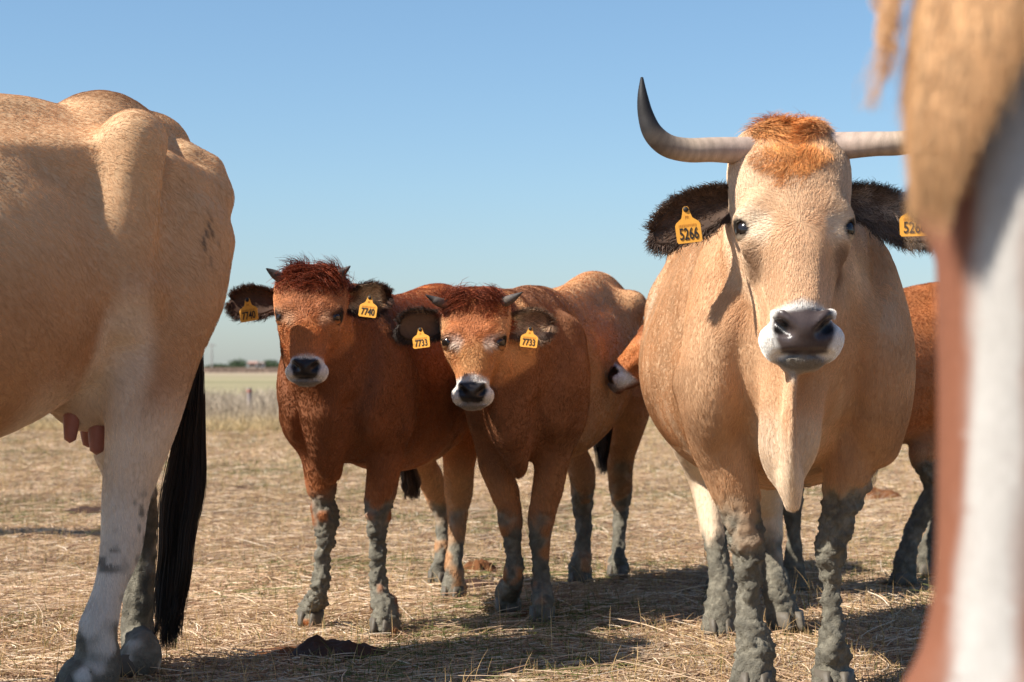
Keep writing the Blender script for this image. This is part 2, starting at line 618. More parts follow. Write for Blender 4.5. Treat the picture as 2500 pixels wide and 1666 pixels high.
def uv_ball(r, nu=16, nv=10):
    V, F = [], []
    for j in range(nv + 1):
        for i in range(nu):
            a, b = 2 * math.pi * i / nu, math.pi * j / nv
            V.append((r * math.sin(b) * math.cos(a), r * math.sin(b) * math.sin(a), r * math.cos(b)))
    for j in range(nv):
        for i in range(nu):
            F.append((j * nu + i, (j + 1) * nu + i, (j + 1) * nu + (i + 1) % nu, j * nu + (i + 1) % nu))
    return np.array(V), np.array(F)


def add_eyes(root, H, r=.023, lidcol=(.05, .034, .024), skin=(.45, .33, .22)):
    """a wet eyeball with an upper and a lower lid that leave an almond opening"""
    for m in (-1, 1):
        V, F = uv_ball(r * H.s)
        c = H.T(m * (H.eye[0] - .004), H.eye[1] + .003, H.eye[2])
        eye = add_obj('eye', mesh_np('eye', V + c, F), EYE, root)
        U, G = uv_ball(1.0, 28, 20)
        for lo, hi in ((.26, 1.0), (-1.0, -.58)):
            # the lids slope down towards the inner corner
            z = U[:, 2] - .22 * U[:, 0] * m
            keep = np.array([(z[f] >= lo).all() and (z[f] <= hi + .5).all() if lo > 0 else (z[f] <= hi).all() for f in G])
            W = U * (r * H.s * 1.13)
            W = np.stack([W[:, 0], W[:, 1], W[:, 2]], 1) @ H.R.T + c
            cc = np.ones((len(U), 4)); cc[:, 3] = 0
            t = sstep(0, .34, (z - lo) if lo > 0 else (hi - z))[:, None]
            cc[:, :3] = np.array(lidcol)[None] * (1 - t) + np.array(skin)[None] * t
            add_obj('eyelid', poly_mesh('eyelid', W, G[keep], cc), HIDE, eye)


def sweep(pts, rad, n=14, sub=8, flat=1.0):
    """round tube through pts with radii, Catmull-Rom; returns V,F,u"""
    P = np.array([list(p) + [r] for p, r in zip(pts, rad)], float)
    Q = np.vstack([2 * P[0] - P[1], P, 2 * P[-1] - P[-2]])
    out = []
    for i in range(1, len(Q) - 2):
        for j in range(sub):
            t = j / sub
            a, b, c, d = Q[i - 1:i + 3]
            out.append(0.5 * (2 * b + (c - a) * t + (2 * a - 5 * b + 4 * c - d) * t * t + (3 * b - a - 3 * c + d) * t ** 3))
    out.append(Q[-2])
    C = np.array(out); R = np.maximum(C[:, 3], 0.001); C = C[:, :3]
    tan = unit(np.gradient(C, axis=0))
    ref = np.array([0, 0, 1.0]) if abs(tan[0][2]) < 0.8 else np.array([0, 1.0, 0])
    V, U = [], []
    s = None
    for i in range(len(C)):
        s = np.cross(tan[i], ref) if s is None else s - tan[i] * s.dot(tan[i])
        s = s / np.linalg.norm(s); u = np.cross(s, tan[i])
        for a in range(n):
            an = 2 * math.pi * a / n
            V.append(C[i] + R[i] * (math.cos(an) * s + flat * math.sin(an) * u)); U.append(i / (len(C) - 1))
    F = []
    for i in range(len(C) - 1):
        for a in range(n):
            F.append((i * n + a, i * n + (a + 1) % n, (i + 1) * n + (a + 1) % n, (i + 1) * n + a))
    m = (len(C) - 1) * n
    V.append(C[-1] + tan[-1] * R[-1] * 0.6); U.append(1.0)
    for a in range(n):
        F.append((m + a, m + (a + 1) % n, len(V) - 1, len(V) - 1))
    V = np.array(V); F4 = np.array(F)
    return V, F4, np.array(U)


def poly_mesh(name, V, F, col=None, smooth=True):
    """from_pydata that drops repeated corners"""
    me = bpy.data.meshes.new(name)
    FF = []
    for f in F:
        g = []
        for i in f:
            if not g or (i != g[-1] and i != g[0]):
                g.append(int(i))
        if len(g) > 2:
            FF.append(g)
    me.from_pydata([tuple(v) for v in V], [], FF)
    me.polygons.foreach_set('use_smooth', np.full(len(FF), smooth, bool))
    if col is not None:
        ca = me.color_attributes.new('col', 'FLOAT_COLOR', 'POINT')
        ca.data.foreach_set('color', np.asarray(col, np.float32).ravel())
    me.update()
    return me


def add_horn(root, pts, rad, ramp):
    V, F, U = sweep(pts, rad, 16, 10)
    c = np.ones((len(V), 4)); c[:, 3] = 0.25
    for a in range(3):
        c[:, a] = np.interp(U, [r[0] for r in ramp], [r[1][a] for r in ramp])
    ring = 1 + 0.12 * np.sin(U * 130 + 3 * noise3(V, 18, 2)) * (U < .55) + 0.25 * fbm(V, 30, 4)
    c[:, :3] *= ring[:, None]
    return add_obj('horn', poly_mesh('horn', V, F, np.clip(c, 0, 1)), HORN, root)


def add_ear(root, base, a, b, c, Le, W, cup, col_back, col_in, hair_n, hair_len, droop=0.1, hair_rad=0.0008, edge=None, inner_hair=None):
    """leaf-shaped cupped ear: a outwards, b across (up), c the way the opening faces"""
    a, b, c = [unit(np.array(x, float)) for x in (a, b, c)]
    nu, nv = 22, 15
    up = np.linspace(0, 1, nu); vp = np.linspace(-1, 1, nv)
    prof = np.interp(up, [0, .12, .3, .55, .75, .9, .97, 1], [.38, .55, .86, 1, .93, .66, .38, .08])
    V, Cc, Nn = [], [], []
    for layer in (0, 1):
        for i, u in enumerate(up):
            for v in vp:
                th = 0.010 * (1 - v * v) ** .5 * (1 - .6 * u) + 0.001
                d = cup * W * (v * v - .55) * (1 - .35 * u)
                p = base + a * Le * u + b * (W * prof[i] * v * (1 - 0.12 * v) - droop * Le * u * u) + c * (d - layer * th * 1.6)
                V.append(p)
                e = abs(v) ** 3
                cc = (col_in * (1 - e) + (edge if edge is not None else col_back) * e) if layer == 0 else col_back
                Cc.append(list(cc * (1 + .15 * random.uniform(-1, 1))) + [0])
                Nn.append((c - b * 2 * cup * v * .5) * (1 if layer == 0 else -1))
    F = []
    off = nu * nv
    for i in range(nu - 1):
        for j in range(nv - 1):
            q = (i * nv + j, i * nv + j + 1, (i + 1) * nv + j + 1, (i + 1) * nv + j)
            F.append(q); F.append(tuple(off + x for x in q[::-1]))
        for j in (0, nv - 1):
            q = (i * nv + j, (i + 1) * nv + j, off + (i + 1) * nv + j, off + i * nv + j)
            F.append(q if j == 0 else q[::-1])
    i = nu - 1
    for j in range(nv - 1):
        F.append((i * nv + j, i * nv + j + 1, off + i * nv + j + 1, off + i * nv + j))
    V = np.array(V); Cc = np.clip(np.array(Cc), 0, 1); Nn = unit(np.array(Nn)); F = np.array(F)
    ear = add_obj('ear', mesh_np('ear', V, F, Cc), HIDE, root)
    uu = np.tile(np.repeat(up, nv), 2); vv = np.tile(np.tile(vp, nu), 2); lay = np.repeat([0, 1], nu * nv)
    comb = a[None] * (.5 + .5 * uu[:, None]) + b[None] * (vv * .75)[:, None]
    comb = np.where(lay[:, None] == 0, comb * .8 + b[None] * (vv * .5)[:, None], comb)
    ln = hair_len * (0.55 + .6 * np.abs(vv) ** 2) * np.where(lay == 0, 1.0, 1.0)
    Hc = Cc.copy()
    pale = (lay == 0) & (np.abs(vv) < .72) & (uu < .8)
    t = np.clip(.5 + .9 * noise3(V, 30, 3), 0, 1)[:, None] * pale[:, None]
    Hc[:, :3] = Hc[:, :3] * (1 - t) + np.array(inner_hair if inner_hair is not None else col_in * 1.5)[None] * t
    rim = (np.abs(vv) > .8) | (uu > .9)
    Hc[rim, :3] = (edge if edge is not None else col_back)
    ln = np.where(pale, ln * 1.35, ln)
    fur('ear_hair', V, F, Nn, Hc, ln, comb, hair_n, hair_rad, ear, lift=.42, jit=.18, clump=.45, cvar=.35, bend=.8, curl=.22)
    return ear


def text_mesh(txt, size, sx, ext=0.0004):
    fc = bpy.data.curves.new('number', 'FONT')
    fc.body = txt; fc.size = size; fc.align_x = 'CENTER'; fc.align_y = 'CENTER'; fc.extrude = ext
    fc.resolution_u = 3; fc.offset = size * 0.012
    o = bpy.data.objects.new('number_tmp', fc)
    COL.objects.link(o)
    dg = bpy.context.evaluated_depsgraph_get()
    me = bpy.data.meshes.new_from_object(o.evaluated_get(dg))
    bpy.data.objects.remove(o); bpy.data.curves.remove(fc)
    me.transform(Matrix.Diagonal((sx, 1, 1, 1)))
    me.name = 'number'
    return me


def add_tag(root, top, right, down, normal, w, h, number, label):
    """ear tag plate: origin at the stud, hanging along down; normal looks at the reader"""
    r, d, n = [unit(np.array(x, float)) for x in (right, down, normal)]
    d = unit(d - n * d.dot(n)); r = np.cross(n, d)
    # outline in (x right, y down), unit: w, h
    ol = [(-.12, -.04), (-.06, -.09), (.06, -.09), (.12, -.04), (.16, .12), (.22, .26), (.44, .38), (.5, .46), (.5, .94), (.45, 1.0),
          (-.45, 1.0), (-.5, .94), (-.5, .46), (-.44, .38), (-.22, .26), (-.16, .12)]
    V = [(x * w, -y * h, z) for z in (0.0012, -0.0012) for x, y in ol]
    m = len(ol)
    F = [tuple(range(m))[::-1], tuple(range(m, 2 * m))] + [(i, (i + 1) % m, m + (i + 1) % m, m + i) for i in range(m)]
    up = -d
    M = Matrix(((r[0], up[0], n[0], top[0]), (r[1], up[1], n[1], top[1]), (r[2], up[2], n[2], top[2]), (0, 0, 0, 1)))
    me = bpy.data.meshes.new('ear_tag')
    me.from_pydata(V, [], F); me.update()
    t = add_obj('ear_tag', me, TAGM, root, M)
    if label:
        t['label'] = label
    nm = text_mesh(number, h * .50, .60 * w / h * 1.28)
    add_obj('number', nm, INK, t, Matrix.Translation((0, -h * .745, 0.0022)))
    bm = []
    BF = []
    x = -.36
    rr = random.Random(number)
    while x < .36:
        ww = rr.choice((.015, .025, .04))
        i = len(bm)
        bm += [(x * w, -h * .44, 0.0018), ((x + ww) * w, -h * .44, 0.0018), ((x + ww) * w, -h * .52, 0.0018), (x * w, -h * .52, 0.0018)]
        BF.append((i + 3, i + 2, i + 1, i))
        x += ww + .03
    bme = bpy.data.meshes.new('barcode'); bme.from_pydata(bm, [], BF); bme.update()
    add_obj('barcode', bme, FAINT, t)
    fr = text_mesh('FR', h * .13, .9)
    add_obj('country_mark', fr, FAINT, t, Matrix.Translation((0, -h * .24, 0.0014)))
    # stud that goes through the ear
    V2, F2 = uv_ball(w * .11, 12, 8); V2[:, 2] *= .5
    add_obj('stud', mesh_np('stud', V2 + np.array([0, 0, .002]), F2), INK, t)
    return t


def add_hoof(root, p, fwd, s=1.0, col=None):
    """a cloven hoof: two claws side by side, at ground point p, pointing along fwd (local)"""
    f = unit(np.array([fwd[0], fwd[1], 0.0])); r = np.array([-f[1], f[0], 0])
    for m in (-1, 1):
        V, F = [], []
        prof = [(0, 1.0), (.3, .96), (.65, .84), (1.0, .66)]
        n = 14
        for z, k in prof:
            for i in range(n):
                a = 2 * math.pi * i / n
                x, y = math.cos(a), math.sin(a)
                pt = 1 - .45 * max(y, 0) ** 2
                yy = y * (.058 * k if y > 0 else .040) - .006
                V.append(np.array(p) + s * (r * (m * .024 - m * .006 * max(y, 0) + x * .0215 * pt * (.8 + .2 * k)) + f * yy + np.array([0, 0, .001 + z * .050])))
        L = len(prof)
        for j in range(L - 1):
            for i in range(n):
                F.append((j * n + i, j * n + (i + 1) % n, (j + 1) * n + (i + 1) % n, (j + 1) * n + i))
        F.append(tuple(range((L - 1) * n, L * n)))
        F.append(tuple(range(n))[::-1])
        add_obj('hoof', poly_mesh('hoof', V, F), HOOF, root)


def copy_tree(o, parent=None):
    c = o.copy()
    COL.objects.link(c)
    if parent is not None:
        c.parent = parent
    for ch in list(o.children):
        copy_tree(ch, c)
    return c


def tail_switch(root, top, bot, w0, w1, n, col, seed_amp=.02, rad=.0012, name='tail_switch', sway=(0, 0)):
    """a hanging tuft of long hair from top to bot"""
    top, bot = np.array(top), np.array(bot)
    k = 9
    t = np.linspace(0, 1, k)
    lock = rng.integers(0, 30, n)
    lc = rng.normal(size=(30, 2)) * .62
    ph = rng.random(30) * 6.28
    off = lc[lock] + rng.normal(size=(n, 2)) * np.where(rng.random(n) < .06, .30, .20)[:, None]
    st = rng.uniform(0, .62, n)
    fin = 1 - .34 * rng.random(n) ** 1.6 - .12 * rng.random(30)[lock]
    ln = np.maximum(fin - st, .12)
    P = np.zeros((n, k, 3))
    for j in range(k):
        u = st + ln * t[j]
        base = top[None] + (bot - top)[None] * u[:, None]
        w = np.interp(u, [0, .2, .5, .8, 1], [w0, w1 * .6, w1, w1 * .9, w1 * .6])
        P[:, j] = base
        P[:, j, 0] += off[:, 0] * w + seed_amp * (np.sin(u * 9 + ph[lock]) + .5 * np.sin(u * 21 + 2 * ph[lock])) * u
        P[:, j, 1] += off[:, 1] * w + seed_amp * np.cos(u * 8 + ph[lock] * 1.7) * u + sway[1] * u * u
        P[:, j, 0] += sway[0] * u * u
    c = np.array(col)[None] * (1 + .35 * rng.normal(size=(n, 1)))
    c = c + (lock % 4 == 0)[:, None] * np.array(col)[None] * 1.6 + (st + ln > 1.1)[:, None] * np.array([.02, .011, .006])
    return curves(name, P, rad * rng.uniform(.6, 1.4, n), np.clip(c, .003, 1), HAIR, root, taper=(1, 1, .9, .7, .3))


def mud_and_color(V, Nn, col, z_top, amp, legmask, thick, mudcol, seed=0, patch=0.0):
    """clods of dried clay on the lower legs: displaces V, recolours; returns V, col, mask"""
    nz = fbm(V, 9, seed, 3)
    m = sstep(-.06, .05, (z_top - V[:, 2]) + amp * nz) * legmask
    if np.any(patch):
        m = m * sstep(-.25 - patch, .1 - patch, fbm(V, 14, seed + 9, 2) + .25)
    cl = fbm(V + .02 * np.stack([noise3(V, 25, seed + 20 + a) for a in range(3)], 1), 30, seed + 3, 4)
    r = 1 - np.abs(noise3(V, 75, seed + 6))
    big = noise3(V * np.array([1, 1, .7]), 13, seed + 8)
    d = thick * m * (.35 + .45 * big + .85 * cl + .5 * (r - .5))
    V2 = V + Nn * d[:, None]
    mc = mudcol[None] * (1 + .28 * fbm(V, 60, seed + 4, 2)[:, None]) * (0.72 + .42 * sstep(-.3, .5, cl))[:, None]
    col[:, :3] = col[:, :3] * (1 - m[:, None]) + mc * m[:, None]
    return V2, col, m


MUD = lin(138, 132, 116) * 0.95


def finish(name_root, label, A, F, paint, hair, extra=None, group=None, mud=None, smooth=4, relief=.007):
    """mesh the field, paint it, displace mud, add fur. Returns root empty"""
    V, Q = F.mesh(smooth)
    Nn = vnormals(V, Q)
    # shallow muscle and skin relief
    rel = .55 * fbm(V * np.array([1, 1, .45]), 7, 300, 2) + .45 * noise3(V, 4, 305)
    V = V + Nn * (relief * rel * sstep(.35, .6, V[:, 2]))[:, None]
    Nn = vnormals(V, Q)
    col = np.ones((len(V), 4)); col[:, 3] = 0
    info = paint(V, Nn, col)
    mm = np.zeros(len(V))
    if mud:
        V, col, mm = mud_and_color(V, Nn, col, **mud(V))
        Nn = vnormals(V, Q)
    V[:, 2] = np.maximum(V[:, 2], 0.002)
    M = Matrix.Translation(Vector(A.o)) @ Matrix.Rotation(A.psi, 4, 'Z')
    root = thing(name_root, label, 'cow' if 'cow' in name_root else ('calf' if 'calf' in name_root else 'horse'), M, group)
    bme = mesh_np('body', V, Q, np.clip(col, 0, 1))
    bme.attributes.new('mud', 'FLOAT', 'POINT').data.foreach_set('value', mm.astype(np.float32))
    body = add_obj('body', bme, HIDE, root)
    hair(root, body, V, Q, Nn, col, mm)
    return root, V, Q, Nn, col
# ------------------------------------------------------------------ the horned cow facing the camera
def mix(col, rgb, m):
    m = np.clip(m, 0, 1)[:, None]
    col[:, :3] = col[:, :3] * (1 - m) + np.asarray(rgb)[None] * m


def blob(V, c, r):
    d = np.linalg.norm((V - np.array(c)) / np.array(r), axis=1)
    return 1 - sstep(.55, 1.05, d)


def paint_head(V, Nn, col, H, face, cream, white, nosecol, dark, poll, muzzle_at=-.475):
    h = H.inv(V)
    hm = (1 - sstep(.28, .36, h[:, 1])) * sstep(-.75, -.70, h[:, 2]) * (1 - sstep(.10, .16, h[:, 2])) * (np.abs(h[:, 0]) < .25)
    nz = fbm(V, 16 / H.s, 21, 2)
    return h, hm, nz


def bovine_face(V, col, H, P):
    """coat colours of a bovine face in head coordinates; returns (head coords, head mask, nose mask)"""
    h = H.inv(V)
    ax = np.abs(h[:, 0])
    lim = np.interp(-h[:, 2], [.3, .45, .56, .60, .66], [.27, .17, .115, .095, .085])
    hm = (1 - sstep(lim - .02, lim + .03, h[:, 1])) * sstep(-.665, -.63, h[:, 2]) * (1 - sstep(.08, .13, h[:, 2])) * (ax < .26)
    nz = fbm(V, 14 / H.s, 21, 3)
    mix(col, P['face'], hm)
    mix(col, P['cream'], hm * P.get('side', .5) * sstep(.05, .11, ax + .02 * nz) * sstep(-.46, -.25, h[:, 2]))
    mix(col, P['bridge'], hm * (1 - sstep(.04, .075, ax + .03 * nz)) * sstep(-.47, -.40, h[:, 2]) * (1 - sstep(-.33, -.22, h[:, 2])) * .6)
    # eye rings
    for m in (-1, 1):
        d = np.sqrt(((h[:, 0] - m * (H.eye[0] - .014)) / .9) ** 2 + ((h[:, 1] - H.eye[1] + .01) / 1.2) ** 2 + ((h[:, 2] - H.eye[2] - .006) / 1.15) ** 2)
        mix(col, P['ring'], hm * (1 - sstep(.026, .050, d + .012 * nz)) * P.get('ringk', .9))
        # pale crescent from the brow round to below the inner corner
        dc = np.sqrt(((h[:, 0] - m * (H.eye[0] - .034)) / .8) ** 2 + ((h[:, 1] - H.eye[1] + .03) / 1.6) ** 2 + ((h[:, 2] - H.eye[2] + .012) / 1.5) ** 2)
        mix(col, P['ring'], hm * (1 - sstep(.018, .040, dc + .012 * nz)) * P.get('ringk', .9) * .85)
        d2 = np.sqrt(((h[:, 0] - m * (H.eye[0] + .004))) ** 2 + ((h[:, 1] - H.eye[1])) ** 2 + (h[:, 2] - H.eye[2]) ** 2)
        mix(col, (.02, .014, .01), hm * (1 - sstep(P.get('lid', .034) - .004, P.get('lid', .034) + .004, d2)))
        # dark smudge below the eye
        d3 = np.sqrt(((h[:, 0] - m * .108) / .035) ** 2 + ((h[:, 1] - .09) / .09) ** 2 + ((h[:, 2] + .335) / .055) ** 2)
        mix(col, P['smudge'], hm * (1 - sstep(.5, 1.1, d3 + .25 * nz)) * P.get('smk', .7))
    # white ring of the muzzle
    mz = P.get('mz', -.468)
    edge = mz - .018 * (ax / .1) + .010 * nz
    wm = hm * (1 - sstep(edge - .012, edge + .012, h[:, 2]))
    wm = wm * (1 - sstep(.112, .128, ax * H.wf(h[:, 2])))
    mix(col, P['white'], wm)
    # naked nose pad: between the nostrils, down to the upper lip
    top = -.492 - .0 * ax
    wd = np.interp(-h[:, 2], [.48, .50, .53, .56, .59, .60], [.046, .072, .082, .074, .060, .055]) / H.wm
    nose = hm * (1 - sstep(wd - .010, wd + .006, ax + .006 * nz)) * (1 - sstep(top - .008, top + .008, h[:, 2] + .006 * nz)) * sstep(-.604, -.594, h[:, 2]) * (1 - sstep(.05, .075, h[:, 1]))
    mix(col, P['nose'], nose)
    lip = hm * (1 - sstep(-.602, -.590, h[:, 2])) * .85
    mix(col, P['lip'], lip)
    for m in (-1, 1):
        d = np.sqrt(((h[:, 0] * H.wm - m * .057) / 1.2) ** 2 + (h[:, 2] + .535) ** 2)
        mix(col, (.006, .005, .005), hm * (1 - sstep(.010, .020, d)) * (1 - sstep(.03, .05, h[:, 1])))
    col[:, 3] = np.maximum(col[:, 3], nose)
    return h, hm, nose


def face_comb(H, h):
    """hair runs away from a whorl between the eyes"""
    d = np.stack([h[:, 0] * 1.0, h[:, 1] * 0, (h[:, 2] + .26)], 1)
    d = unit(d + 1e-4)
    return d @ H.R.T


def leg_mask(V, z):
    return 1 - sstep(z - .05, z + .05, V[:, 2])


def build_main_cow():
    A = Frame(.714, 5.03, -2.0)
    Ptop = A.py(1937, 322, -.30)
    F = Field((-.62, -.78, -.01), (.62, 1.75, 1.62), .0078)
    hf = head_frame(21, 2, 0)
    H = Head(Ptop, hf, .93, 1.16, .88, ex=.108, pw=1.24, mq=1.15)
    # trunk: a pear-shaped barrel, wide below and narrow over the ribs
    F.loft([((-.02, -.22, .98), .11, .17), ((-.01, -.08, .95), .18, .28), ((-.01, .12, .90), .235, .36), ((.005, .42, .85), .315, .36), ((.02, .72, .82), .385, .345),
            ((.015, .98, .85), .37, .34), ((0, 1.20, .98), .29, .31), ((0, 1.38, 1.08), .21, .24), ((0, 1.5, 1.1), .12, .15)], .05, p=2.1)
    F.loft([((0, .0, 1.08), .15, .20), ((.0, .4, 1.06), .24, .24), ((.01, .8, 1.06), .27, .24), ((0, 1.15, 1.10), .25, .22)], .10)
    F.loft([((0, .05, 1.25), .05, .06), ((0, .5, 1.28), .06, .06), ((0, 1.15, 1.31), .07, .06), ((0, 1.5, 1.26), .06, .05)], .10)
    F.ball((.25, 1.12, 1.27), (.06, .08, .06), .09, both=True)
    F.ball((.12, 1.5, 1.19), .05, .08, both=True)
    # neck
    nb = H.T(0, .20, -.10)
    F.loft([(nb, .11, .14), ((nb + np.array([0, -.02, 1.05])) / 2 + np.array([0, 0, .02]), .14, .20), ((0, .10, 1.06), .19, .27), ((0, .3, 1.05), .2, .25)], .10)
    # shoulders and brisket
    F.loft([((.13, .12, 1.20), .05, .11), ((.19, .05, 1.04), .065, .15), ((.205, -.06, .88), .080, .125), ((.20, -.05, .75), .085, .125), ((.195, .0, .64), .07, .09)], .03, both=True)
    F.loft([((-.12, -.18, 1.04), .035, .06), ((-.185, -.14, .90), .04, .06), ((-.20, -.12, .78), .035, .05)], .04)
    F.loft([((.10, -.18, 1.04), .035, .06), ((.165, -.14, .90), .04, .06), ((.18, -.12, .78), .035, .05)], .04)
    F.loft([((-.02, -.24, .98), .09, .12), ((-.035, -.22, .82), .08, .11), ((-.04, -.21, .70), .07, .10), ((-.04, -.13, .62), .065, .10)], .05)
    # dewlap: a thin fold from the throat to a hanging brisket tip
    th = H.T(0, .26, -.36)
    F.loft([(th, .05, .05), ((-.045, -.36, .83), .018, .06), ((-.052, -.375, .74), .015, .055), ((-.052, -.365, .64), .018, .06), ((-.046, -.33, .555), .022, .05), ((-.040, -.315, .500), .018, .03)], .035)
    F.loft([((-.045, -.23, .76), .07, .08), ((-.045, -.24, .66), .075, .08), ((-.045, -.24, .595), .052, .07), ((-.042, -.27, .54), .022, .05)], .05)
    # arm pits and the folds where neck meets shoulder
    for sx_ in (-1, 1):
        F.loft([((sx_ * .120 - .02, -.26, .76), .012, .03), ((sx_ * .120 - .02, -.21, .68), .022, .045), ((sx_ * .115 - .02, -.14, .61), .03, .05)], .06, carve=True)
        F.loft([((sx_ * .170, -.20, 1.12), .022, .04), ((sx_ * .155, -.26, .98), .026, .045), ((sx_ * .135, -.275, .86), .022, .04), ((sx_ * .12 - .02, -.27, .77), .016, .03)], .045, carve=True)
        F.loft([((sx_ * .275, .16, 1.10), .022, .05), ((sx_ * .300, .17, .94), .034, .06), ((sx_ * .295, .17, .78), .036, .06), ((sx_ * .26, .16, .66), .03, .05)], .05, carve=True)
    # front legs: image left and right
    FL = A.g(1838, 1692); FR = A.g(2035, 1690)
    p = lambda x, y, ly=0.0: A.py(x, y, ly)
    F.loft([((-.205, .03, .78), .10, .13), (p(1770, 1110, .02), .075, .10), (p(1800, 1215, .01), .060, .07), (p(1822, 1318, 0), .056, .058), (p(1828, 1405, .01), .038, .042), (p(1832, 1490, .015), .037, .042),
            (p(1836, 1575, .0), .054, .056), (FL + [0, .01, .06], .058, .066), (FL + [0, 0, .02], .064, .075)], .022, sub=5)
    F.loft([((.185, .03, .78), .095, .13), (p(2082, 1100, .02), .070, .10), (p(2058, 1215, .01), .055, .068), (p(2035, 1318, 0), .050, .054), (p(2030, 1405, .01), .032, .038), (p(2030, 1490, .015), .031, .038),
            (p(2035, 1575, .0), .047, .052), (FR + [0, .01, .06], .054, .062), (FR + [0, 0, .02], .060, .072)], .022, sub=5)
    # hind legs
    HL = A.g(1757, 1548); HR = A.g(1908, 1535)
    ly1, ly2 = HL[1], HR[1]
    q = lambda x, y, ly: A.py(x, y, ly)
    F.loft([((-.22, 1.18, .98), .12, .22), ((-.24, 1.10, .78), .10, .17), ((-.20, 1.18, .62), .07, .10), ((-.15, ly1 + .16, .47), .05, .06), ((-.13, ly1 + .06, .30), .036, .045), (q(1762, 1440, ly1), .045, .05),
            (HL + [0, 0, .06], .055, .065), (HL + [0, 0, .02], .058, .07)], .05, sub=5)
    F.loft([((.20, 1.18, .98), .12, .22), ((.16, 1.08, .78), .10, .17), (q(1862, 1150, ly2 + .02), .075, .10), (q(1874, 1240, ly2 + .12), .048, .06), (q(1884, 1330, ly2 + .08), .038, .046), (q(1892, 1420, ly2), .045, .05),
            (HR + [0, 0, .06], .055, .065), (HR + [.01, 0, .02], .06, .07)], .05, sub=5)
    H.build(F)

    tan, cream, brown, orange = lin(212, 174, 136), lin(230, 208, 180), lin(172, 128, 92), lin(208, 158, 112)
    tan, cream, brown, orange = [c * .86 for c in (tan, cream, brown, orange)]

    def paint(V, Nn, col):
        nz = fbm(V, 5, 1, 3)
        col[:, :3] = tan
        mix(col, orange, .35 + .6 * nz)
        mix(col, brown, sstep(.15, .7, fbm(V, 3.2, 9, 2)) * .35)
        mix(col, cream, sstep(.25, .6, fbm(V * np.array([1, 1, .35]), 9, 12, 2)) * .35)
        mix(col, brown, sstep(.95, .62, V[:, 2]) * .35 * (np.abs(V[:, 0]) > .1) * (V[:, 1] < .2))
        # cream dewlap, inner legs and belly
        mix(col, cream, blob(V, (-.04, -.24, .58), (.16, .26, .17)) * .8)
        mix(col, cream, blob(V, (-.05, -.40, .78), (.03, .12, .14)) * .15)
        mix(col, cream, (V[:, 1] > .8) * (1 - sstep(.62, .85, V[:, 2])) * .9)
        mix(col, cream, blob(V, (-.04, -.36, .50), (.10, .2, .12)) * .6)
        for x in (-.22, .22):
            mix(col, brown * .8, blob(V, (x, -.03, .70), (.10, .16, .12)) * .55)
        bovine_face(V, col, H, dict(face=tan * 1.06, cream=cream, bridge=tan * 1.1, side=.45, ring=lin(234, 214, 188) * .86, ringk=.85, smudge=lin(122, 86, 60) * .8, smk=.75,
                                    white=lin(240, 236, 228) * .86, nose=lin(74, 64, 62), lip=lin(92, 84, 72)))
        # fly specks on the flank
        return None

    def mud(V):
        top = np.where(V[:, 1] < .6, np.where(V[:, 0] > 0, .50, .43), .30)
        return dict(z_top=top, amp=.15, legmask=leg_mask(V, .58) * ((V[:, 1] > -.16)), thick=np.where(V[:, 1] < .6, .018, .012), mudcol=MUD, seed=3)

    def hair(root, body, V, Q, Nn, col, mm):
        h = H.inv(V)
        ax = np.abs(h[:, 0])
        hm = (h[:, 1] < .3) & (h[:, 2] > -.7) & (h[:, 2] < .1) & (ax < .25)
        comb = np.tile(np.array([0, .75, -.65]), (len(V), 1))
        legs = V[:, 2] < .6
        comb[legs] = (0, .1, -1)
        chest = (V[:, 1] < 0) & ~legs
        comb[chest] = (0, .15, -1)
        comb[hm] = face_comb(H, h)[hm]
        ln = np.full(len(V), .014)
        ln[hm] = .013
        ln[hm & (h[:, 2] < -.46)] = .007
        ln = ln * (mm < .35) * (col[:, 3] < .3)
        ey = np.zeros(len(V), bool)
        for m in (-1, 1):
            ey |= np.linalg.norm(h - np.array([m * (H.eye[0] + .004), H.eye[1], H.eye[2]]), axis=1) < .034
        ln = ln * ~ey
        wt = np.where(V[:, 1] > 1.0, .35, 1.0) * np.where(hm, 2.2, 1.0)
        fur('coat', V, Q, Nn, col, ln, comb, 260000, .00030, body, wt, lift=.12, jit=.22, clump=.07, cvar=.12, bend=.95, gain=1.22)
        # ginger forelock over the poll
        pol = hm & (h[:, 2] > -.10) & (ax < .085) & (h[:, 1] < .13)
        lock = np.zeros((len(V), 4)); lock[:] = list(lin(218, 150, 86) * .9) + [0]
        lnp = pol * (.062 * (1 - sstep(.03, .085, ax + .02 * noise3(h, 30, 4))) + .012)
        cb = np.stack([h[:, 0] * 3.0, np.full(len(V), -.9), np.where(h[:, 2] > -.01, -.55, -1.0)], 1) @ H.R.T
        tm = sstep(.02, .08, ax)[:, None]
        lock[:, :3] = lock[:, :3] * (1 - tm) + np.array(tan * 1.05)[None] * tm
        wtp = (1.08 - sstep(.02, .075, ax)) * (1.15 - sstep(.02, .10, -h[:, 2]))
        fur('forelock', V, Q, Nn, lock, lnp, unit(cb), 17000, .0007, body, weight=wtp, lift=.22, jit=.13, clump=.8, cvar=.28, bend=1.3, k=7, curl=.20)

    root, V, Q, Nn, col = finish('cow', 'tan horned cow with mud caked front legs facing the camera', A, F, paint, hair, mud=mud)
    add_eyes(root, H, .031, skin=cream * .8)
    tanh = [(0, lin(178, 156, 142)), (.28, lin(172, 152, 132)), (.48, lin(108, 95, 83)), (.62, lin(48, 45, 44)), (1, lin(30, 29, 30))]
    pp = lambda x, y, d: A.loc(at(x, y, d))
    # left horn (image): straight out, then sweeping up
    b = pp(1840, 370, 4.78)
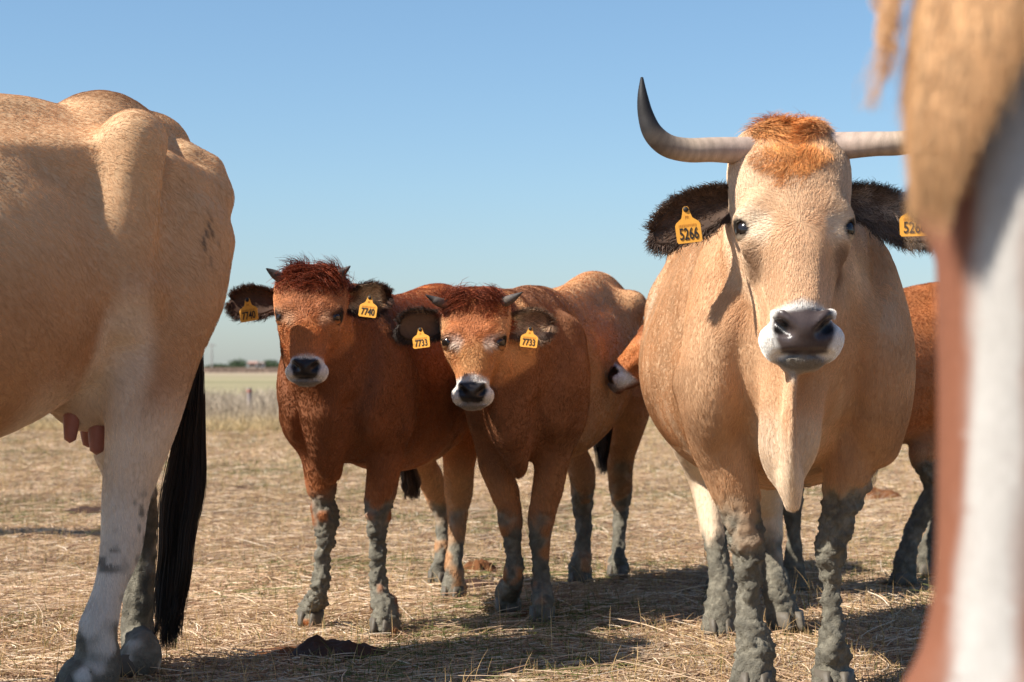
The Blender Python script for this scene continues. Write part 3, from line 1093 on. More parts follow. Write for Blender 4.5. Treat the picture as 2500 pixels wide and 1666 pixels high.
    add_horn(root, [b, pp(1745, 366, 4.74), pp(1680, 367, 4.72), pp(1630, 356, 4.70), pp(1595, 326, 4.69), pp(1577, 283, 4.69), pp(1569, 236, 4.69), pp(1567, 190, 4.70)],
             [.035, .030, .029, .0275, .0245, .019, .0125, .0035], tanh)
    b = pp(2035, 358, 4.80)
    add_horn(root, [b, pp(2130, 352, 4.76), pp(2195, 350, 4.75), pp(2245, 340, 4.74), pp(2280, 312, 4.73), pp(2298, 270, 4.72), pp(2306, 222, 4.72), pp(2308, 176, 4.73)],
             [.035, .030, .029, .0275, .0245, .019, .0125, .0035], tanh)
    dk, inn = lin(70, 53, 42), lin(84, 64, 50)
    e0 = H.T(-.10, .13, -.13)
    tip = pp(1602, 526, 4.80)
    add_ear(root, e0, tip - e0, (.15, .1, 1), (-.1, -.9, -.35), np.linalg.norm(tip - e0), .056, .32, dk, inn, 9500, .030, droop=.20, edge=dk, inner_hair=lin(96, 72, 54))
    e1 = H.T(.10, .13, -.13)
    tip1 = pp(2264, 518, 4.82)
    add_ear(root, e1, tip1 - e1, (-.15, .1, 1), (.1, -.9, -.35), np.linalg.norm(tip1 - e1), .056, .32, lin(120, 106, 94), inn, 9500, .030, droop=.20, edge=lin(84, 74, 66), inner_hair=lin(150, 132, 116))
    add_tag(root, pp(1674, 512, 4.715), (1, 0, 0), (.12, .02, -1), (0.05, -1, .08), .060, .080, '5266', None)
    add_tag(root, pp(2231, 498, 4.735), (1, 0, 0), (.02, .02, -1), (-.03, -1, .08), .070, .078, '5266', None)
    for g in (FL, FR):
        add_hoof(root, (g[0], g[1] - .016, 0), (0, -1), 1.15)
    add_hoof(root, (HL[0], HL[1] - .02, 0), (0, -1), 1.1); add_hoof(root, (HR[0] + .02, HR[1] - .03, 0), (.35, -1), 1.15)
    V_, F_, U_ = sweep([(-.02, 1.50, 1.27), (-.05, 1.62, 1.22), (-.1, 1.66, 1.0), (-.14, 1.64, .75), (-.16, 1.6, .55)], [.035, .03, .024, .02, .014], 10, 5)
    tl = add_obj('tail', poly_mesh('tail', V_, F_, np.tile(np.append(tan, 0), (len(V_), 1))), HIDE, root)
    tb = A.py(1742, 1400, 1.5)
    tail_switch(tl, (-.155, 1.6, .62), (tb[0] + .02, 1.55, tb[2]), .010, .014, 320, lin(110, 62, 40) * .7)
    return A, root
# ------------------------------------------------------------------ the cow at the left edge, seen from its flank
def build_left_cow():
    A = Frame(-1.972, 4.365, -45.0)
    P = A.px
    F = Field((-.62, -1.30, -.01), (.66, 2.0, 1.72), .010)
    H = Head((0, -.78, 1.44), head_frame(38, 0, 0), .93, 1.16, .88, ex=.108, pw=1.24, mq=1.15)
    F.loft([((0, -.26, 1.0), .15, .22), ((0, .10, 1.0), .27, .40), ((0, .45, .98), .36, .42), ((0, .75, .995), .395, .385), ((0, .95, 1.05), .325, .345),
            ((0, 1.05, 1.135), .27, .265), ((0, 1.16, 1.17), .24, .21), ((0, 1.34, 1.15), .20, .23), ((0, 1.47, 1.17), .13, .15), ((0, 1.55, 1.17), .08, .10)], .05, p=2.15)
    sac, th0 = P(245, 266, 0), P(390, 298, 0)
    dz = np.array([0, 0, -.085])
    F.loft([((0, .0, 1.30), .08, .12), ((0, .5, 1.34), .09, .12), (P(0, 254, 0) + dz, .09, .11), (P(150, 280, 0) + dz, .09, .11), (P(245, 250, 0) + dz, .12, .115), (P(325, 276, 0) + dz, .10, .10), (th0 + dz * .7, .075, .075), (P(425, 350, 0) + dz * .6, .06, .06)], .09)
    hook = P(330, 345, .25)
    # the shelf of the loins, ending in the near and far hook bones
    F.loft([((0, .3, 1.29), .20, .06), ((0, .7, 1.325), .215, .055), ((0, .98, 1.35), .215, .05), ((0, hook[1] - .03, hook[2] - .02), .215, .045)], .11)
    F.ball(hook, (.055, .06, .06), .05, both=True)
    F.loft([(hook, .05, .055), (P(340, 420, .27), .04, .06), (P(325, 560, .28), .035, .06), (P(310, 700, .28), .03, .05)], .10, both=True)
    F.loft([(P(60, 318, .33), .05, .06), (P(150, 342, .325), .06, .08), (P(255, 368, .335), .045, .065)], .06, both=True, carve=True)
    F.ball(P(425, 395, .235), (.05, .07, .05), .05, both=True, carve=True)
    F.ball((.40, 1.34, 1.27), (.07, .08, .11), .10, both=True, carve=True)
    F.loft([(P(400, 410, .19), .045, .045), (P(465, 445, .17), .045, .045), (P(522, 478, .13), .045, .05)], .06, both=True)
    F.ball(P(516, 490, .13), .045, .055, both=True)
    F.loft([(P(455, 385, .10), .04, .04), (P(508, 412, .12), .04, .04)], .05, both=True)
    # neck, head and forelegs stand outside the frame
    F.loft([((0, -.1, 1.10), .17, .26), ((0, -.40, 1.20), .13, .20), ((0, -.62, 1.26), .11, .15)], .10)
    F.loft([((.17, .12, 1.22), .07, .13), ((.22, .02, 1.0), .09, .17), ((.2, .03, .80), .10, .13), ((.18, .02, .62), .065, .075), ((.18, 0, .43), .055, .058), ((.18, .01, .28), .042, .045), ((.18, 0, .13), .055, .056), ((.18, -.01, .04), .06, .07)], .06, both=True)
    F.loft([((0, -.55, 1.27), .12, .17), (H.T(0, .20, -.12), .11, .14)], .08)
    H.build(F)
    # near hind leg
    NL = A.g(205, 1690)
    F.loft([(P(448, 545, .17), .085, .165), (P(404, 700, .19), .09, .175), (P(374, 860, .19), .085, .135), (P(350, 1000, .185), .070, .108), (P(328, 1110, .18), .055, .083), (P(306, 1225, .17), .045, .064),
            (P(296, 1335, .165), .042, .056), (P(266, 1440, .165), .034, .040), (P(238, 1545, .16), .045, .054), (NL + [0, .04, .06], .056, .066), (NL + [0, 0, .02], .062, .078)], .07, sub=5)
    FLg = A.g(330, 1645)
    F.loft([(P(440, 560, -.17), .085, .16), (P(345, 830, -.19), .08, .13), (P(292, 1060, -.17), .060, .085), (P(338, 1220, -.17), .048, .060), (P(346, 1340, -.165), .038, .046), (P(340, 1460, -.16), .044, .05), (P(334, 1560, -.16), .046, .05),
            (FLg + [0, .02, .06], .052, .058), (FLg + [0, 0, .02], .056, .066)], .06, sub=5)
    # flank fold and udder
    F.loft([(P(330, 700, .27), .03, .06), (P(295, 790, .25), .02, .05)], .06, both=True)
    F.loft([(P(215, 900, .02), .13, .13), (P(215, 950, .03), .11, .11), (P(218, 985, .04), .085, .07)], .06)

    tan, cream, brown = lin(214, 174, 132) * .86, lin(228, 210, 188) * .86, lin(168, 120, 82) * .84

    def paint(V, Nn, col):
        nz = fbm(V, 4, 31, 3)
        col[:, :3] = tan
        mix(col, brown, sstep(1.22, .78, V[:, 2]) * (.75 + .4 * nz) * (1 - sstep(1.2, 1.5, V[:, 1]) * .4))  # shade of the lower flank painted into the coat, browner towards the belly
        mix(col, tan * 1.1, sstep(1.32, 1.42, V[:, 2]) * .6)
        mix(col, brown * .85, blob(V, sac + np.array([0, .06, .03]), (.16, .22, .05)) * .7)
        hind = sstep(.8, .95, V[:, 1])
        mix(col, cream, hind * (1 - sstep(.60, .86, V[:, 2] + .05 * nz)))
        mix(col, cream, hind * blob(V, P(262, 850, .2), (.25, .12, .22)) * .8)
        mix(col, lin(232, 226, 216) * .8, hind * (1 - sstep(.42, .58, V[:, 2])) * .75)
        sp = hind * sstep(.30, .42, noise3(V, 42, 18)) * sstep(.18, .28, V[:, 2]) * (1 - sstep(.42, .60, V[:, 2])) * sstep(-.2, .3, fbm(V, 9, 19, 2))
        mix(col, (.12, .115, .10), sp * .85)
        bovine_face(V, col, H, dict(face=tan, cream=cream, bridge=tan, side=.45, ring=cream, smudge=brown, smk=.4, white=cream * 1.05, nose=lin(74, 64, 62), lip=lin(92, 84, 72)))
        # dirt flecks on the thigh
        d = blob(V, P(478, 590, .2), (.14, .05, .10)) * sstep(.36, .5, noise3(V * np.array([1, 1.6, .8]), 60, 8))
        mix(col, (.05, .04, .035), d * .8)

    def mud(V):
        return dict(z_top=np.where(V[:, 0] > 0, .17, .44), amp=np.where(V[:, 0] > 0, .26, .16), legmask=leg_mask(V, .50), thick=np.where(V[:, 0] > 0, .004, .010), mudcol=MUD * 1.0, seed=41, patch=np.where(V[:, 0] > 0, .05, .14))

    def hair(root, body, V, Q, Nn, col, mm):
        comb = np.tile(np.array([0, .8, -.6]), (len(V), 1))
        comb[V[:, 2] < .75] = (0, .15, -1)
        comb[(V[:, 2] > 1.3)] = (0, 1, -.35)
        ln = np.full(len(V), .014) * (mm < .5)
        vis = (V[:, 1] > .55).astype(float) * .95 + .05
        fur('coat', V, Q, Nn, col, ln, comb, 150000, .00030, body, vis, lift=.12, jit=.2, clump=.08, cvar=.12, bend=.95, gain=1.22)
        tl = (np.linalg.norm(V - th0, axis=1) < .10)
        fur('tailhead_hair', V, Q, Nn, col * .8, tl * .035, comb, 700, .0009, body, lift=.6, jit=.3)

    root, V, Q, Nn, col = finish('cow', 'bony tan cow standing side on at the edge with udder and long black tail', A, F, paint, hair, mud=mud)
    add_eyes(root, H, .029, skin=cream * .9)
    for m in (-1, 1):
        add_horn(root, [H.T(m * .09, .09, -.04), H.T(m * .17, .08, -.04), H.T(m * .26, .05, -.03), H.T(m * .31, .02, .06), H.T(m * .31, .0, .17)], [.034, .029, .026, .016, .003],
                 [(0, lin(196, 172, 150)), (.4, lin(170, 150, 126)), (.7, lin(60, 54, 50)), (1, lin(30, 29, 30))])
        add_ear(root, H.T(m * .10, .13, -.13), H.D(m, .4, -.2), H.D(0, .1, 1), H.D(0, -1, -.3), .19, .060, .32, lin(54, 40, 31), lin(70, 52, 40), 2500, .034, droop=.1)
    for c in (NL, FLg):
        add_hoof(root, (c[0], c[1] - .02, 0), (0, -1), 1.15)
    for x in (.18, -.18):
        add_hoof(root, (x, -.03, 0), (0, -1), 1.15)
    ud = None
    for (x0, y0, x1, y1, lx, r) in ((178, 985, 171, 1074, .06, .021), (213, 1030, 215, 1086, -.05, .019), (240, 1030, 236, 1102, .07, .024), (264, 1000, 264, 1050, .0, .022)):
        a, b = P(x0, y0, lx), P(x1, y1, lx)
        V_, F_, U_ = sweep([a + (a - b) * .3, a, (a + b) / 2, b], [r * 1.2, r * 1.05, r, r * .72], 12, 4)
        add_obj('teat', poly_mesh('teat', V_, F_), SKIN, root)
    pts = [th0 + [0, -.03, -.06], P(425, 370, 0), P(468, 480, -.01), P(485, 640, -.02), P(484, 800, -.02), P(478, 900, -.02), P(462, 1000, -.02)]
    V_, F_, U_ = sweep(pts, [.04, .034, .027, .022, .019, .016, .010], 10, 6)
    c4 = np.ones((len(V_), 4)); c4[:, 3] = 0
    c4[:, :3] = tan * .8 * (1 - sstep(.5, .75, U_))[:, None] + np.array([.018, .013, .010]) * sstep(.5, .75, U_)[:, None]
    tl = add_obj('tail', poly_mesh('tail', V_, F_, c4), HIDE, root)
    tp, bt = P(484, 850, -.02), P(404, 1600, -.02)
    tail_switch(tl, tp, bt, .010, .032, 4600, (.016, .011, .008), .014, .0008)
    return A, root


# ------------------------------------------------------------------ calves
REDS = dict(
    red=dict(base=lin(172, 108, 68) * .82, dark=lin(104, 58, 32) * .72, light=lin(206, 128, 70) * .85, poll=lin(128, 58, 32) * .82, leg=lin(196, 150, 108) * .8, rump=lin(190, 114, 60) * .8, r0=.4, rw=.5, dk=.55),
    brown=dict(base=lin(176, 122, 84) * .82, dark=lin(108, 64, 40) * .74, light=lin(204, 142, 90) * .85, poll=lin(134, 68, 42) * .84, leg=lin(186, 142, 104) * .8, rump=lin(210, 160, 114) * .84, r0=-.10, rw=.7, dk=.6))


def build_calf(label, A, tr, spine, H, neck, legs, extra, tone, mudspec, seed, hooks, ears, horns, tags, nfur=95000, face=None, tailp=None, tailw=None, group=None, sheath=None, hoofs=True, hx=.22):
    F = Field((-.55, -.80, -.01), (.55, 1.75, 1.36), .0075)
    F.loft(tr, .05, p=2.1)
    F.loft(spine, .08)
    for c, r in hooks:
        F.ball(c, r, .09, both=True)
    hn = H.T(0, .19, -.12)
    F.loft([(hn, .085, .11)] + neck, .08)
    for lg in legs:
        F.loft(lg[:4], .05, sub=5)
        F.loft(lg[2:], .018, sub=5)
    for e in extra:
        F.loft(*e[0], **e[1])
    for m in (-1, 1):
        w2 = tr[3][1]
        F.loft([((m * .088, -.25, .70), .016, .035), ((m * .088, -.21, .60), .02, .04), ((m * .082, -.12, .52), .02, .04)], .04, carve=True)
        F.loft([((m * (w2 + .005), .26, .90), .018, .05), ((m * (w2 + .012), .28, .74), .022, .05), ((m * w2, .30, .58), .022, .05)], .06, carve=True)
        F.loft([((m * .135, -.20, .96), .014, .03), ((m * .14, -.22, .84), .016, .03), ((m * .125, -.25, .72), .014, .03)], .05, carve=True)
    H.build(F)
    T = REDS[tone]

    def paint(V, Nn, col):
        nz = fbm(V, 6, seed, 3)
        col[:, :3] = T['base']
        mix(col, T['dark'], sstep(.0, .8, .60 - V[:, 1] * 1.1 + .6 * nz) * T['dk'])  # shade of neck and chest put into the coat colour, fading backwards
        mix(col, T['rump'], sstep(T['r0'], T['r0'] + T['rw'], V[:, 1] + .25 * nz) * .95)
        mix(col, T['light'], sstep(.55, .35, V[:, 2]) * (.4 + .5 * nz))
        mix(col, T['leg'], (V[:, 1] > .5) * (1 - sstep(.40, .62, V[:, 2] + .08 * nz)))
        f = dict(face=T['base'] * 1.18, cream=lin(222, 160, 104) * .85, bridge=T['light'], side=.35, ring=lin(214, 180, 146) * .85, ringk=.75, smudge=T['dark'], smk=.25,
                 lid=.046, white=lin(232, 226, 218) * .86, nose=lin(40, 36, 36), lip=lin(110, 100, 88))
        f.update(face or {})
        h, hm, nose = bovine_face(V, col, H, f)
        mix(col, f.get('crown', T['base'] * .9), hm * (1 - sstep(.07, .11, np.abs(h[:, 0]) + .03 * nz)) * sstep(-.34, -.20, h[:, 2] + .04 * nz) * .8)

    def mud(V):
        return mudspec(V)

    def hair(root, body, V, Q, Nn, col, mm):
        h = H.inv(V)
        ax = np.abs(h[:, 0])
        hm = (h[:, 1] < .28) & (h[:, 2] > -.7) & (h[:, 2] < .1) & (ax < .25)
        comb = np.tile(np.array([0, .75, -.65]), (len(V), 1))
        comb[V[:, 2] < .52] = (0, .1, -1)
        comb[(V[:, 1] < 0) & (V[:, 2] >= .52)] = (0, .25, -1)
        comb[hm] = face_comb(H, h)[hm]
        ln = np.full(len(V), .030)
        ln[V[:, 2] < .5] = .018
        ln[hm] = .022
        ln[hm & (h[:, 2] < -.40)] = .012
        ln[hm & (h[:, 2] < -.47)] = .006
        ln = ln * (mm < .4) * (col[:, 3] < .3)
        for m in (-1, 1):
            ln = ln * (np.linalg.norm(h - np.array([m * .125, .055, -.268]), axis=1) > .050)
        wt = np.where(hm, 2.4, 1.0)
        fur('coat', V, Q, Nn, col, ln, comb, int(nfur * 1.6), .00062, body, wt, lift=.32, jit=.16, clump=.6, cvar=.16, bend=.85, gain=1.2)
        pol = hm & (h[:, 2] > -.12 + .03 * noise3(h, 24, 6)) & (ax < .11) & (h[:, 1] < .19)
        lock = np.zeros((len(V), 4)); lock[:] = list(T['poll']) + [0]
        up = np.stack([h[:, 0] * 4.0, np.full(len(V), -.35), np.where(h[:, 2] > -.06, .75, .15)], 1) @ H.R.T
        fur('hair_tuft', V, Q, Nn, lock, pol * (.078 * (1 - sstep(.075, .12, ax + .02 * noise3(h, 26, 4))) + .018), unit(up), 17000, .0011, body, lift=.95, jit=.32, clump=1.0, cvar=.38, bend=.6, k=7, curl=.26)
        # a short mane along the neck and withers
        mn = (np.abs(V[:, 0]) < .05) & (Nn[:, 2] > .5) & (V[:, 1] < 1.3) & ~hm
        lk = col.copy(); lk[:, :3] = lk[:, :3] * .6 + T['poll'] * .4
        fur('mane', V, Q, Nn, lk, mn * np.where(V[:, 1] > .7, .050, .038), np.tile([0., .6, .5], (len(V), 1)), 3600, .0010, body, lift=.9, jit=.35, clump=.4, cvar=.3, bend=.4)

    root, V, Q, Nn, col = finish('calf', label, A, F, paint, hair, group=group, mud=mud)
    add_eyes(root, H, .040, skin=T['light'])
    for e in ears:
        add_ear(root, *e[0], **e[1])
    for h_ in horns:
        add_horn(root, h_, [.017, .0145, .0095, .002], [(0, lin(120, 104, 90)), (.4, lin(92, 84, 78)), (1, lin(48, 46, 46))])
    for t in tags:
        add_tag(root, *t)
    for lg in legs:
        p = np.array(lg[-1][0])
        add_hoof(root, (p[0], p[1] - .018, 0), (0, -1), .93)
    if tailp is not None:
        V_, F_, U_ = sweep(tailp[0], tailp[1], 10, 5)
        c4 = np.ones((len(V_), 4)); c4[:, 3] = 0; c4[:, :3] = T['rump'] * .8
        tl = add_obj('tail', poly_mesh('tail', V_, F_, c4), HIDE, root)
        tail_switch(tl, *tailw)
    if sheath is not None:
        tail_switch(root, sheath[0], sheath[1], .012, .022, 700, lin(84, 66, 54) * .7, .008, .0009, name='belly_tuft')
    return root


def build_calf_one():
    A = Frame(-.512, 6.25, -14.0)
    P, g = A.py, A.g
    O = P(755, 664, -.36)
    H = Head(O, head_frame(17, 3 + 14 * .6, 0), .545, 1.60, 1.10, ex=.090, ey=.040, ez=-.248)
    FL, FR, HL, HR = g(762, 1526), g(938, 1543), g(1072, 1425), g(1108, 1462)
    Z = lambda z: np.array([0, 0, z])
    legs = [
        [((-.13, .06, .78), .075, .12), ((-.15, .0, .66), .07, .10), (P(778, 1110, .0), .050, .066), (P(786, 1200, 0), .043, .05), (P(797, 1276, 0), .042, .046), (P(790, 1362, .01), .030, .034), (P(781, 1445, .0), .040, .042), (FL + Z(.06), .046, .052), (FL + Z(.02), .048, .058)],
        [((.13, .06, .78), .075, .12), ((.14, .0, .66), .07, .10), (P(940, 1120, .0), .048, .064), (P(930, 1200, 0), .043, .05), (P(919, 1272, 0), .044, .047), (P(926, 1356, .01), .030, .034), (P(927, 1440, .0), .042, .044), (FR + Z(.06), .050, .055), (FR + Z(.02), .053, .062)],
        [((-.14, .98, .82), .09, .17), ((-.15, .93, .66), .07, .11), (P(1050, 1165, HL[1] - .02), .040, .055), (P(1075, 1240, HL[1] + .08), .034, .045), (P(1080, 1320, HL[1] + .05), .027, .034), (P(1076, 1380, HL[1]), .033, .038), (HL + Z(.05), .04, .045), (HL + Z(.02), .042, .05)],
        [((.14, .98, .82), .09, .17), ((.15, .93, .66), .075, .115), (P(1122, 1120, HR[1] - .02), .050, .066), (P(1120, 1205, HR[1] + .07), .044, .052), (P(1114, 1310, HR[1] + .05), .030, .036), (P(1108, 1395, HR[1]), .035, .04), (HR + Z(.05), .043, .048), (HR + Z(.02), .045, .055)]]
    tr = [((-.0, -.20, .72), .10, .16), ((-.0, -.06, .765), .140, .235), ((0, .15, .770), .168, .262), ((0, .45, .745), .225, .275), ((0, .72, .77), .235, .27), ((0, .92, .84), .215, .24), ((0, 1.08, .91), .17, .19), ((0, 1.17, .93), .10, .13)]
    spine = [((0, .05, .985), .05, .05), ((0, .5, 1.01), .05, .05), ((0, .95, 1.06), .06, .05), ((0, 1.12, 1.05), .05, .05)]
    hooks = [((.17, .9, 1.03), .05), ((.08, 1.17, .97), .04)]
    neck = [((-.02, -.2, .90), .12, .17), ((0, .0, .86), .15, .22)]
    extra = [(([((-.0, -.21, .68), .075, .10), ((-.01, -.19, .58), .05, .08), ((-.005, -.14, .50), .028, .05)],), dict(k=.05)),
             (([((-.125, -.02, .86), .05, .10), ((-.135, -.11, .75), .05, .09), ((-.11, -.11, .64), .05, .08)],), dict(k=.06, both=True))]
    e0, e1 = H.T(-.10, .11, -.135), H.T(.10, .11, -.135)
    t0, t1 = A.loc(at(568, 728, 5.93)), A.loc(at(944, 712, 5.98))
    b = lin(70, 42, 26) * .7
    ears = [((e0, t0 - e0, (.25, .1, 1), (-.05, -1, -.25), np.linalg.norm(t0 - e0), .042, .4, lin(92, 48, 26) * .8, lin(84, 60, 44) * .8, 7000, .025), dict(inner_hair=lin(176, 134, 92) * .8, droop=.05, edge=b)),
            ((e1, t1 - e1, (-.2, .1, 1), (.15, -1, -.3), np.linalg.norm(t1 - e1), .042, .4, lin(112, 64, 38) * .8, lin(158, 118, 84) * .8, 7000, .025), dict(inner_hair=lin(226, 190, 144) * .85, droop=.08, edge=b))]
    hp = lambda x, y, d: A.loc(at(x, y, d))
    horns = [[H.T(-.070, .09, -.035), hp(674, 672, 5.92), hp(662, 664, 5.91), hp(650, 656, 5.90)], [H.T(.070, .09, -.035), hp(832, 668, 5.92), hp(843, 660, 5.91), hp(855, 650, 5.90)]]
    tags = [(hp(604, 733, 5.80), (1, .1, 0), (.16, .02, -1), (-.05, -1, .1), .056, .063, '7740', None), (hp(903, 727, 5.83), (1, -.1, 0), (-.12, .02, -1), (.05, -1, .1), .054, .058, '7740', None)]

    def mudspec(V):
        return dict(z_top=np.where(V[:, 1] < .5, np.where(V[:, 0] < 0, .37, .43), .22), amp=.16, legmask=leg_mask(V, .44) * 1.0, thick=np.where(V[:, 1] < .5, .020, .010), mudcol=MUD, seed=57, patch=.05)
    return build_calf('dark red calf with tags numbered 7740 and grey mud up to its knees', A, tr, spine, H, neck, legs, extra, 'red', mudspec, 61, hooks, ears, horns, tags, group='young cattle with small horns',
                      sheath=((.0, .62, .52), (.02, .62, .36)))


def build_calf_two():
    A = Frame(.047, 6.55, -13.0)
    P, g = A.py, A.g
    O = P(1158, 718, -.42)
    H = Head(O, head_frame(17, 10, 0), .575, 1.52, 1.08, ex=.093, ey=.040, ez=-.262)
    FL, FR, HL, HR = g(1240, 1492), g(1325, 1516), g(1417, 1422), g(1508, 1408)
    Z = lambda z: np.array([0, 0, z])
    legs = [
        [((-.11, .06, .78), .075, .12), ((-.125, .02, .66), .065, .095), (P(1205, 1130, .02), .046, .06), (P(1232, 1200, .01), .042, .05), (P(1246, 1272, 0), .040, .044), (P(1252, 1345, .01), .029, .032), (P(1254, 1415, .0), .036, .04), (FL + Z(.06), .044, .05), (FL + Z(.02), .047, .06)],
        [((.11, .06, .78), .08, .13), ((.125, .02, .66), .072, .105), (P(1350, 1120, .02), .050, .066), (P(1336, 1200, .01), .045, .052), (P(1320, 1276, 0), .043, .047), (P(1319, 1362, .01), .028, .032), (P(1322, 1430, .0), .037, .04), (FR + Z(.06), .042, .05), (FR + Z(.02), .045, .058)],
        [((-.15, 1.22, .84), .10, .19), ((-.16, 1.17, .68), .07, .12), (P(1420, 1150, HL[1] - .02), .045, .06), (P(1424, 1230, HL[1] + .09), .040, .048), (P(1424, 1310, HL[1] + .05), .033, .038), (P(1420, 1375, HL[1]), .040, .044), (HL + Z(.06), .048, .052), (HL + Z(.02), .052, .06)],
        [((.15, 1.22, .84), .10, .19), ((.16, 1.17, .68), .07, .12), (P(1515, 1130, HR[1] - .02), .045, .058), (P(1516, 1215, HR[1] + .09), .040, .048), (P(1511, 1300, HR[1] + .05), .029, .036), (P(1509, 1360, HR[1]), .038, .042), (HR + Z(.06), .044, .05), (HR + Z(.02), .047, .056)]]
    tr = [((-.0, -.22, .72), .11, .17), ((0, -.08, .765), .14, .245), ((0, .16, .775), .150, .265), ((0, .5, .77), .18, .28), ((-.01, .82, .80), .205, .275), ((-.015, 1.08, .87), .205, .265), ((-.01, 1.28, .95), .18, .22), ((0, 1.42, .98), .12, .14)]
    spine = [((0, .05, 1.0), .05, .05), ((0, .5, 1.03), .05, .05), ((0, 1.0, 1.10), .06, .05), ((0, 1.24, 1.135), .06, .05), ((0, 1.40, 1.08), .05, .05)]
    hooks = [((.17, 1.12, 1.06), .05), ((.09, 1.40, 1.0), .045)]
    neck = [((-.03, -.22, .90), .12, .17), ((0, .0, .86), .14, .22), ((0, .2, .88), .13, .2)]
    extra = [(([((.0, -.22, .68), .072, .10), ((.01, -.20, .57), .045, .07), ((.01, -.15, .50), .026, .045)],), dict(k=.05)),
             (([((.0, -.34, .84), .03, .06), ((-.01, -.33, .72), .035, .06), ((.0, -.28, .62), .04, .06)],), dict(k=.05)),
             (([((.14, .02, .92), .05, .10), ((.15, -.05, .78), .055, .10), ((.12, -.06, .66), .05, .09)],), dict(k=.06, both=True))]
    e0, e1 = H.T(-.10, .11, -.14), H.T(.10, .11, -.14)
    t0, t1 = A.loc(at(976, 788, 6.12)), A.loc(at(1344, 786, 6.2))
    b = lin(60, 48, 40) * .8
    ears = [((e0, t0 - e0, (.2, .1, 1), (-.05, -1, -.2), np.linalg.norm(t0 - e0), .046, .4, lin(96, 66, 48) * .8, lin(104, 84, 66) * .8, 7000, .024), dict(inner_hair=lin(206, 184, 150) * .8, droop=.04, edge=b)),
            ((e1, t1 - e1, (-.2, .1, 1), (.1, -1, -.3), np.linalg.norm(t1 - e1), .046, .4, lin(136, 92, 62) * .8, lin(176, 138, 106) * .8, 7000, .024), dict(inner_hair=lin(226, 200, 162) * .85, droop=.04, edge=lin(110, 84, 64) * .8))]
    hp = lambda x, y, d: A.loc(at(x, y, d))
    horns = [[H.T(-.070, .09, -.04), hp(1072, 738, 6.15), hp(1056, 730, 6.14), hp(1040, 721, 6.13)], [H.T(.070, .09, -.04), hp(1244, 732, 6.15), hp(1259, 724, 6.14), hp(1275, 714, 6.13)]]
    tags = [(hp(1026, 805, 5.97), (1, .05, 0), (.12, .02, -1), (-.05, -1, .1), .053, .056, '7733', None), (hp(1295, 803, 6.03), (1, -.1, 0), (-.1, .02, -1), (.05, -1, .1), .053, .057, '7733', None)]

    def mudspec(V):
        return dict(z_top=np.where(V[:, 1] < .5, .30, .36), amp=.14, legmask=leg_mask(V, .46), thick=.011, mudcol=MUD * .9, seed=77, patch=.04)
    fc = dict(mz=-.452, face=lin(202, 140, 90) * .84, crown=lin(176, 104, 60) * .82, cream=lin(222, 176, 126) * .85, bridge=lin(212, 162, 108) * .85, side=.55, ring=lin(232, 220, 204) * .85, ringk=.9, smudge=lin(150, 110, 80) * .8, smk=.2)
    rp = A.loc(at(1560, 760, 8.05))
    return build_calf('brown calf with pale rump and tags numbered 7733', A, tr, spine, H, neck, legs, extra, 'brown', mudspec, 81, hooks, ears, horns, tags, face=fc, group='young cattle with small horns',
                      tailp=([(.0, 1.40, 1.10), (.02, 1.50, 1.04), (.02, 1.53, .85), (0, 1.5, .62)], [.03, .024, .018, .012]),
                      tailw=((.0, 1.5, .68), tuple(A.py(1472, 1165, 1.45)), .012, .028, 900, (.02, .014, .011), .01, .0009))


